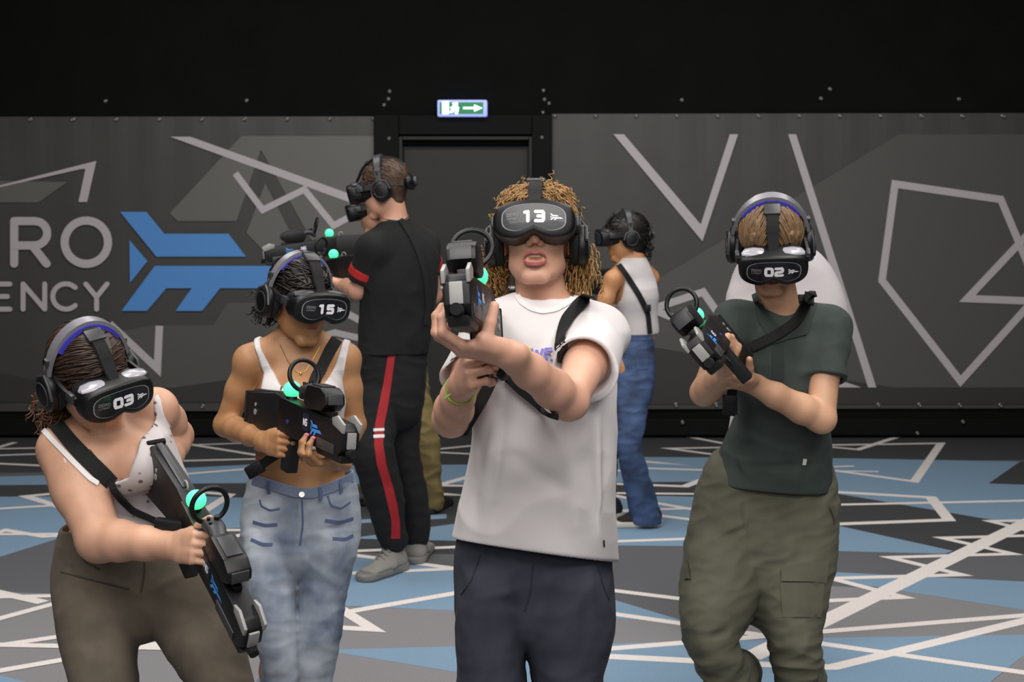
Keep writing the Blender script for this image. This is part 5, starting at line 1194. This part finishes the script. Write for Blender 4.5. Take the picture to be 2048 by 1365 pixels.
    strap(reg+'t', [(520, 1000), (522, 1012), (540, 1022), (560, 1018)], .005, 'pocket_seam', m_jd, tr, .001, off=.001); strap(reg+'t', [(655, 992), (662, 1012), (682, 1018), (700, 1005)], .005, 'pocket_seam', m_jd, tr, .001, off=.001)
    strap(reg+'t', [(604, 1000), (606, 1050), (600, 1092)], .005, 'fly_seam', m_jd, tr, .001, off=.0008)
    for a_, s in ((J['anR'], -1), (J['anL'], 1)): shoe(a_, (.15*s, -1), m_wht2, m_sole, body)
    m_h = mat('hair_black', '1d1613', .4, noise=(80, .75, 1.3))
    hair_cap(M, 'hair', m_h, body, .010, amp=.0035, fr=80, low=-.05, zfront=.055, st=(1.1, .5, .5))
    rs = np.random.RandomState(15); sd = []
    for _ in range(170): sd.append((np.array([rs.uniform(-.06, .08), rs.uniform(-.12, -.06), rs.uniform(-.07, .02)]), np.array([rs.uniform(-.6, .9), -.8, -.1])))
    curls(M, sd, 'curly_bun', m_h, body, .0085, .0026, 2.4, (.025, .06), .5, 18, 8, .6)
    strands(M, 380, lambda p: (0.3*np.sign(p[0]), -1.0, -.2), 'hair_locks', m_h, body, lambda p: p[2] > .03, (.04, .09), 1.13, .0026, 5, .7, stop=lambda p: p[2] < -.01)
    headset(M, '15', 'black VR headset numbered 15 on the person in white crop top')
    headphones(M, 'black headphones with purple cushion on the person in white crop top', rise=-.006)
    rifle(G, 'black VR rifle held across the waist of the white crop top')
    s = strap(reg, [(672, 682), (660, 700), (645, 728), (632, 760), (622, 790)], .034, 'rifle_sling', m_matte, off=.006); tag(s, 'black sling over the bare shoulder above the white crop top', 'strap')
    strap(reg, [(500, 948, 3.78), (530, 925, 3.78), (560, 905, 3.78), (585, 890, 3.74)], .026, 'sling_tail', m_matte, s, .006)
    b = MB(); b.box(P(510, 940, 3.77), (.05, .02, .035), Matrix.Rotation(-.5, 3, 'Y'), .004); b.build('sling_clip', m_blk, s)
    b = MB(); b.tube([surf(reg, x, y, .0015)[0] for x, y in [(560, 690), (575, 722), (590, 742), (600, 748), (612, 742), (628, 715), (640, 692)]], .0010, 6); c = surf(reg, 601, 750, .003)[0]; b.sph(c, (.004, .002, .006), 8); b.build('necklace', m_gold, body)
    ax = nrm(J['wrR']-J['elR']); b = MB(); b.torus(J['wrR']-ax*.03, .0245, .0012, ax, 30, 6); b.build('bracelet', m_gold, body)
    finish(body, (J['anR']+J['anL'])/2)
# ---------------------------------------------------------------- back: black T-shirt with red bands
def person_black():
    reg = 'p3'; D = 6.27
    M = facing(P(768, 382, 6.27), -98, -13, 0)
    J = J_(pel=P(785, 735, 6.28), wai=P(788, 650, 6.28), che=P(792, 540, 6.26), nek=P(790, 452, 6.26), shR=P(848, 492, 6.34), shL=P(748, 500, 6.16), hpR=P(808, 750, 6.33), hpL=P(770, 752, 6.25),
           elR=P(866, 590, 6.5), wrR=P(835, 590, 6.72), elL=P(716, 580, 6.22), wrL=P(682, 570, 6.42), knR=P(806, 905, 6.32), knL=P(744, 900, 6.1), anR=P(833, 1085, 6.38), anL=P(786, 1090, 6.18))
    print('p3', bone(J['shR'], J['elR'], J['wrR']), bone(J['shL'], J['elL'], J['wrL']), bone(J['hpR'], J['knR'], J['anR']), bone(J['hpL'], J['knL'], J['anL']), J['anL'][2], J['anR'][2])
    G, gl = gunM((716, 528, 6.42), (590, 548, 6.62), (0, 0, 1))
    sk = skin('rosy2', 'd39a80', 'dba58c')
    F = Fd(head(M), neckp(M, J['nek']+UP*.01, (.058, .062)), torso(J, ((.10, .10), (.12, .10), (.15, .11), (.14, .09)), .012))
    F.add(arm(J['shR'], J['elR'], J['wrR'], (.05, .042, .042, .028)), arm(J['shL'], J['elL'], J['wrL'], (.052, .044, .042, .029)))
    hL, _ = hand(J['wrL'], nrm([-.9, .35, .12]), nrm([-.2, -.3, -1]), 1, ((.3, .8, .5), (.4, .9, .6), (.4, .9, .6), (.5, .9, .6)), (.1, .0), thdir=(.5, .5, -.5))
    hR, _ = hand(J['wrR'], nrm([-.9, .3, 0]), nrm([.3, .9, .2]), -1, ((.5, 1, .7),)*4, (.2, .2))
    F.add(hL, hR, leg(J['hpR'], J['knR'], J['anR'], (.062, .05, .048, .036)), leg(J['hpL'], J['knL'], J['anL'], (.062, .05, .048, .036)))
    body = surface(F, .0055, 'person', sk, reg=reg); tag(body, 'person seen from behind in black T-shirt with red sleeve bands and red-striped trousers', 'person')
    m_bt = mat('black_cotton', '131415', .9, noise=(20, .9, 1.15)); m_red = mat('red_cotton', 'b0201f', .8)
    T = Fd(*loft([S(752, 850, 480, 6.27, .085), S(728, 872, 520, 6.27, .13), S(726, 872, 570, 6.27, .135), S(723, 866, 620, 6.28, .13), S(721, 856, 680, 6.28, .13), S(720, 853, 740, 6.28, .13)], side=nrm(J['shR']-J['shL'])*np.array([1, .3, 1]), n=2.3, k=.02),
           cap(J['shR'], J['nek'], .068, .055, None, .03), cap(J['shL'], J['nek'], .072, .055, None, .03))
    def sleeve(sh, el, t, r0, r1):
        e = sh+(el-sh)*t; q = Fd(cap(sh, e+(el-sh)*.15, r0, r1, None, .02)); q.post.append(cut(e, el-sh, .004, .009, .04)); return q.prim(.03), e
    sl, eL = sleeve(J['shL'], J['elL'], .74, .072, .064); sr, eR = sleeve(J['shR'], J['elR'], .50, .066, .062); T.add(sl, sr)
    T.post.append(wrinkle(.005, 15, 5, (1, 1, .6))); T.post.append(wrinkle(.002, 40, 6)); T.post.append(cut(P(785, 706, 6.28), (0, 0, -1), .004, .009, .06))
    T.sub(cap(J['nek']+UP*.16, J['nek']+np.array([-.02, 0, .055]), .062, .068, None, .006))
    sh = surface(T, .0055, 't_shirt', m_bt, body, reg); PB[reg+'c'] = PB[reg][-1:]
    for e, s_, e2, r in ((eL, J['shL'], J['elL'], .067), (eR, J['shR'], J['elR'], .065)):
        ax = nrm(e2-s_); q = Fd(cap(e-ax*.055, e-ax*.02, r+.003)); q.post.append(cut(e-ax*.055, -ax, .002)); q.post.append(cut(e-ax*.022, ax, .002)); q.post.append(wrinkle(.005, 15, 5, (1, 1, .6))); surface(q, .005, 'sleeve_band', m_red, sh)
    m_tr = mat('black_tracksuit', '101012', .9, noise=(18, .9, 1.15))
    sdv = (1, 0, 0)
    Tr = Fd(*loft([S(722, 850, 700, 6.28, .12), S(718, 848, 760, 6.27, .13), S(713, 842, 805, 6.26, .13)], n=2.4, k=.02),
            *loft([S(711, 800, 805, 6.2, .10), S(707, 790, 860, 6.15, .095), S(708, 786, 905, 6.1, .09), S(722, 796, 955, 6.13, .085), S(736, 806, 1005, 6.15, .08), S(751, 806, 1050, 6.17, .07), (J['anL']+UP*.03, (.058, .062)), (J['anL']+UP*.01, (.045, .05))], n=2.2),
            *loft([S(765, 842, 805, 6.32, .10), S(770, 838, 860, 6.33, .09), S(776, 836, 905, 6.32, .085), S(788, 847, 960, 6.34, .08), S(800, 857, 1015, 6.36, .075), S(808, 858, 1060, 6.37, .065), (J['anR']+UP*.03, (.05, .055)), (J['anR']+UP*.01, (.043, .048))], n=2.2))
    Tr.post.append(wrinkle(.005, 16, 13, (1, 1, 1.4))); Tr.post.append(wrinkle(.0025, 45, 3, (.7, .7, 1.6)))
    tr = surface(Tr, .006, 'track_trousers', m_tr, body, reg); PB[reg+'t'] = PB[reg][-1:]
    Lp = [(776, 712), (768, 760), (758, 810), (750, 850), (748, 890), (754, 930), (766, 970), (776, 1010), (783, 1045), (782, 1078)]
    patch(reg+'t', Lp, [(x+w_, y) for (x, y), w_ in zip(Lp, (14, 16, 18, 18, 18, 18, 18, 18, 16, 18))], 'side_stripe', mat('red_stripe', 'a01c24', .8), tr, n=4, off=.003)
    for y in (858, 871): patch(reg+'t', [(747, y), (747, y+6)], [(768, y-1), (768, y+5)], 'white_bar', m_wht2, tr, n=2, off=.0045)
    shoe(J['anL'], (-.55, -.85), m_shg, m_sol2, body, L=.30, w=.056); shoe(J['anR'], (.1, .98), m_shg, m_sol2, body, L=.30, w=.056)
    hair_cap(M, 'hair', mat('hair_brown_short', '4a3526', .6, noise=(120, .8, 1.3)), body, .010, amp=.003, fr=120, low=-.05, zfront=.07, h=.005)
    strands(M, 380, lambda p: (0, -1.0, -.9), 'hair_locks', mat('hair_brown_short', '4a3526', .6), body, lambda p: p[2] > -.01 or p[1] < -.05, (.03, .06), 1.13, .0026, 6, .6, stop=lambda p: p[2] < -.05)
    headset(M, '', 'black VR headset on the person in black T-shirt with red sleeve bands')
    headphones(M, 'black headphones on the person in black T-shirt with red sleeve bands', purple=False, rise=.004)
    rifle(G, 'VR rifle of the black T-shirt person, with the lower of the two green balls')
    s = strap(reg, [(800, 440), (822, 470), (840, 510), (852, 560), (856, 610), (850, 650)], .032, 'rifle_sling', m_matte, off=.006); tag(s, 'black sling down the back of the black T-shirt', 'strap')
    b = MB(); b.tube([J['nek']+np.array([.062*math.cos(a), .066*math.sin(a), .045+.02*math.sin(a)]) for a in np.linspace(0, 6.1, 40)], .003, 6); b.build('neck_chain', m_silv, body)
    finish(body, (J['anR']+J['anL'])/2)

# ---------------------------------------------------------------- furthest: khaki trousers
def person_khaki():
    reg = 'p4'; M = facing(P(752, 420, 7.5), -88, -14, 0)
    J = J_(pel=P(800, 720, 7.5), wai=P(800, 650, 7.5), che=P(795, 560, 7.5), nek=P(778, 482, 7.5), shR=P(775, 512, 7.66), shL=P(775, 515, 7.34), hpR=P(790, 735, 7.6), hpL=P(812, 735, 7.42),
           elR=P(745, 590, 7.66), wrR=P(690, 555, 7.5), elL=P(745, 590, 7.34), wrL=P(670, 535, 7.4), knR=P(755, 870, 7.6), knL=P(836, 870, 7.4), anR=P(740, 995, 7.65), anL=P(862, 990, 7.45))
    J['anR'][2] = .1; J['anL'][2] = .1
    print('p4', bone(J['shL'], J['elL'], J['wrL']), bone(J['hpL'], J['knL'], J['anL']), J['anL'][2])
    G, gl = gunM((735, 492, 7.42), (560, 508, 7.30), (0, 0, 1)); G[:3, 3] = P(640, 492, 7.36)
    sk = skin('rosy3', 'd59c7f', 'dea88c')
    F = Fd(head(M), neckp(M, J['nek']), torso(J, ((.14, .11), (.13, .10), (.15, .11), (.14, .09)), .012), arm(J['shR'], J['elR'], J['wrR'], (.048, .04, .04, .028)), arm(J['shL'], J['elL'], J['wrL'], (.048, .04, .04, .028)))
    F.add(hand(J['wrL'], (-1, .1, .1), (0, .1, -1), 1, ((.4, .9, .6),)*4, thdir=(.5, .5, -.5))[0], hand(J['wrR'], (-1, -.1, -.1), (.2, 1, .2), -1, ((.6, 1, .7),)*4)[0], leg(J['hpR'], J['knR'], J['anR'], (.062, .05, .048, .036)), leg(J['hpL'], J['knL'], J['anL'], (.062, .05, .048, .036)))
    body = surface(F, .006, 'person', sk, reg=reg); tag(body, 'person in khaki trousers and boots, mostly hidden behind the black T-shirt person', 'person')
    T = Fd(torso(J, ((.15, .11), (.14, .11), (.16, .12), (.15, .10)), -.012)); 
    for s_, e_ in ((J['shR'], J['elR']), (J['shL'], J['elL'])):
        c = s_+(e_-s_)*.6; q = Fd(cap(s_, c+(e_-s_)*.15, .060, .062)); q.post.append(cut(c, e_-s_, .004, .009, .04)); T.add(q.prim(.03))
    T.post.append(wrinkle(.004, 20, 5)); T.sub(cap(J['nek']+UP*.16, J['nek']+UP*.05, .062, .066, None, .006)); surface(T, .007, 't_shirt', mat('dark_grey_cotton', '2a2b2d', .9), body, reg)
    m_k = mat('khaki_cotton', '867448', .85, noise=(16, .88, 1.1), bump=(300, .3, .001))
    Tr = Fd(*loft([S(752, 850, 700, 7.5, .12), S(750, 853, 760, 7.5, .13)], n=2.4), *loft([S(790, 856, 770, 7.45, .10), S(802, 868, 830, 7.42, .095), S(812, 876, 880, 7.4, .09), S(826, 882, 940, 7.42, .085), S(838, 886, 990, 7.45, .08), S(842, 884, 1006, 7.45, .07)], n=2.2),
            *loft([S(752, 812, 770, 7.57, .10), S(738, 798, 850, 7.6, .09), S(725, 780, 930, 7.62, .08), S(718, 768, 985, 7.65, .075)], n=2.2))
    Tr.post.append(wrinkle(.006, 20, 13, (1, 1, 1.6))); Tr.post.append(wrinkle(.004, 45, 3, (.7, .7, 1.6))); surface(Tr, .007, 'cargo_trousers', m_k, body, reg)
    shoe(J['anL'], (.3, .9), m_shb, m_shb, body, L=.31, w=.055, name='boot'); shoe(J['anR'], (-.9, -.3), m_shb, m_shb, body, L=.31, w=.055, name='boot')
    hair_cap(M, 'hair', mat('hair_brown_short', '4a3526', .6), body, .010, h=.006)
    headset(M, '', 'VR headset of the khaki-trousered person, just below the other headset'); headphones(M, 'headphones hidden behind the head of the black T-shirt person', purple=False)
    rifle(G, 'VR rifle of the khaki-trousered person, its green ball the upper one')
    finish(body, (J['anR']+J['anL'])/2)

# ---------------------------------------------------------------- back right: white tank top, blue jeans
def person_tank():
    reg = 'p6'; M = MS(facing(P(1250, 478, 7.1), -82, -4, 0), .95)
    J = J_(pel=P(1268, 722, 7.12), wai=P(1278, 660, 7.12), che=P(1272, 590, 7.1), nek=P(1268, 532, 7.1), shR=P(1300, 556, 7.16), shL=P(1226, 560, 7.02), hpR=P(1285, 735, 7.18), hpL=P(1252, 735, 7.05),
           elR=P(1300, 640, 7.35), wrR=P(1240, 625, 7.4), elL=P(1196, 640, 7.0), wrL=P(1165, 590, 7.1), knR=P(1215, 890, 7.12), knL=P(1256, 890, 7.0), anR=P(1216, 1030, 7.3), anL=P(1290, 1035, 7.1))
    J['anR'][2] = .09; J['anL'][2] = .10
    print('p6', bone(J['shL'], J['elL'], J['wrL']), bone(J['hpL'], J['knL'], J['anL']), P(1290, 1035, 7.1)[2])
    G, gl = gunM((1196, 556, 7.18), (1096, 572, 7.45), (0, 0, 1))
    sk = skin('tan2', 'c48a5c', 'cc9468'); w = ((.095, .08), (.09, .075), (.105, .085), (.10, .07))
    F = Fd(head(M), neckp(M, J['nek'], (.045, .048)), torso(J, w, 0), arm(J['shR'], J['elR'], J['wrR'], (.040, .033, .032, .022)), arm(J['shL'], J['elL'], J['wrL'], (.042, .034, .032, .022)))
    F.add(hand(J['wrL'], (-1, .3, .1), (0, .1, -1), 1, ((.4, .9, .6),)*4, S_=.88, thdir=(.5, .5, -.5))[0], hand(J['wrR'], (-1, 0, .1), (.2, 1, .2), -1, ((.6, 1, .7),)*4, S_=.88)[0], leg(J['hpR'], J['knR'], J['anR'], (.052, .045, .043, .033)), leg(J['hpL'], J['knL'], J['anL'], (.052, .045, .043, .033)))
    body = surface(F, .005, 'person', sk, reg=reg); tag(body, 'person in white tank top and flared blue jeans seen from behind near the door', 'person')
    T = Fd(torso(J, w, -.008)); pg = poly2([P(x, y, 7.1) for x, y in [(1243, 515), (1275, 515), (1292, 515), (1312, 560), (1322, 620), (1322, 669), (1225, 669), (1228, 615), (1240, 598), (1247, 560), (1232, 530)]])
    T.post.append(wrinkle(.0015, 30, 4, (.6, .6, 1.4))); T.post.append(lambda p, d: smax(d, pg(p), .003)); T.sub(cap(J['nek']+UP*.14, J['nek']+UP*.05, .050, .054, None, .006))
    surface(T, .005, 'tank_top', m_wht, body, reg)
    m_j = mat('blue_denim', '3b4b6c', .85, noise=(7, .75, 1.2), bump=(600, .3, .0008), c2='4a6088')
    Tr = Fd(*loft([S(1247, 1306, 672, 7.12, .085), S(1232, 1308, 715, 7.12, .115), S(1226, 1306, 755, 7.1, .115), S(1228, 1300, 790, 7.08, .11)], n=2.3, k=.02),
            *loft([S(1228, 1296, 800, 7.04, .085), S(1231, 1288, 850, 7.01, .075), S(1234, 1280, 895, 7.0, .065), S(1244, 1294, 945, 7.03, .06), S(1256, 1310, 995, 7.07, .07), S(1261, 1322, 1044, 7.1, .075), S(1261, 1324, 1056, 7.1, .076)], n=2.1),
            *loft([S(1212, 1270, 800, 7.14, .08), S(1198, 1250, 850, 7.13, .075), S(1190, 1236, 895, 7.12, .065), S(1188, 1232, 950, 7.2, .06), S(1186, 1232, 1000, 7.26, .065), S(1184, 1234, 1040, 7.3, .07)], n=2.1))
    Tr.post.append(wrinkle(.004, 22, 13, (1, 1, 1.4))); Tr.post.append(wrinkle(.0025, 55, 3, (.7, .7, 1.6)))
    Tr.post.append(cut(P(1280, 1046, 7.1), (0, 0, -1), .004, .01, .04))
    tr = surface(Tr, .0055, 'jeans', m_j, body, reg); PB[reg+'t'] = PB[reg][-1:]
    strap(reg+'t', [(1250, 676), (1280, 678), (1304, 676)], .028, 'waistband', m_j, tr, .002, off=.002); patch(reg+'t', [(1270, 705), (1272, 740)], [(1296, 703), (1296, 738)], 'back_pocket', m_j, tr, off=.004)
    m_can = mat('dark_canvas', '2b2020', .85)
    shoe(J['anL']+np.array([.01, 0, 0]), (-1, -.12), m_can, m_sole, body, L=.26, w=.045, low=1); shoe(J['anR'], (-1, .2), m_can, m_sole, body, L=.26, w=.045, low=1)
    m_h = mat('hair_black2', '17120f', .45, noise=(60, .8, 1.4))
    hair_cap(M, 'hair', m_h, body, .014, amp=.003, fr=80, low=-.09, zfront=.07, h=.005, extra=[hcap(M, (0, -.07, -.04), (0, -.05, -.10), (.055, .035), (.035, .025), .03)])
    strands(M, 380, lambda p: (0, -1.0, -.1), 'hair_locks', m_h, body, lambda p: p[2] > -.01, (.05, .10), 1.18, .0028, 7, .7, stop=lambda p: p[2] < -.04)
    rs = np.random.RandomState(5); curls(M, [(np.array([rs.uniform(-.04, .04), rs.uniform(-.12, -.07), rs.uniform(-.10, .07)]), np.array([rs.uniform(-.4, .4), -1, .1])) for _ in range(120)], 'loose_bun', m_h, body, .009, .0026, 1.8, (.03, .06), .8, 14, 4, .6)
    headset(M, '', 'black VR headset on the person in the white tank top'); headphones(M, 'black headphones with grey band on the person in the white tank top', purple=False, rise=.004)
    rifle(G, 'VR rifle of the white tank top person, mostly behind the white T-shirt')
    s = strap(reg, [(1238, 532), (1258, 560), (1278, 592), (1294, 625), (1298, 668)], .030, 'rifle_sling', m_matte, off=.008); tag(s, 'black sling across the back of the white tank top', 'strap')
    b = MB(); p, n = surf(reg, 1292, 615, .012); b.box(p, (.035, .012, .035), None, .003); b.build('sling_buckle', m_blk, s)
    finish(body, (J['anR']+J['anL'])/2)
ONLY = None
for fn in (person13, person02, person_behind, person03, person15, person_black, person_khaki, person_tank):
    if ONLY is None or fn.__name__ in ONLY: fn()
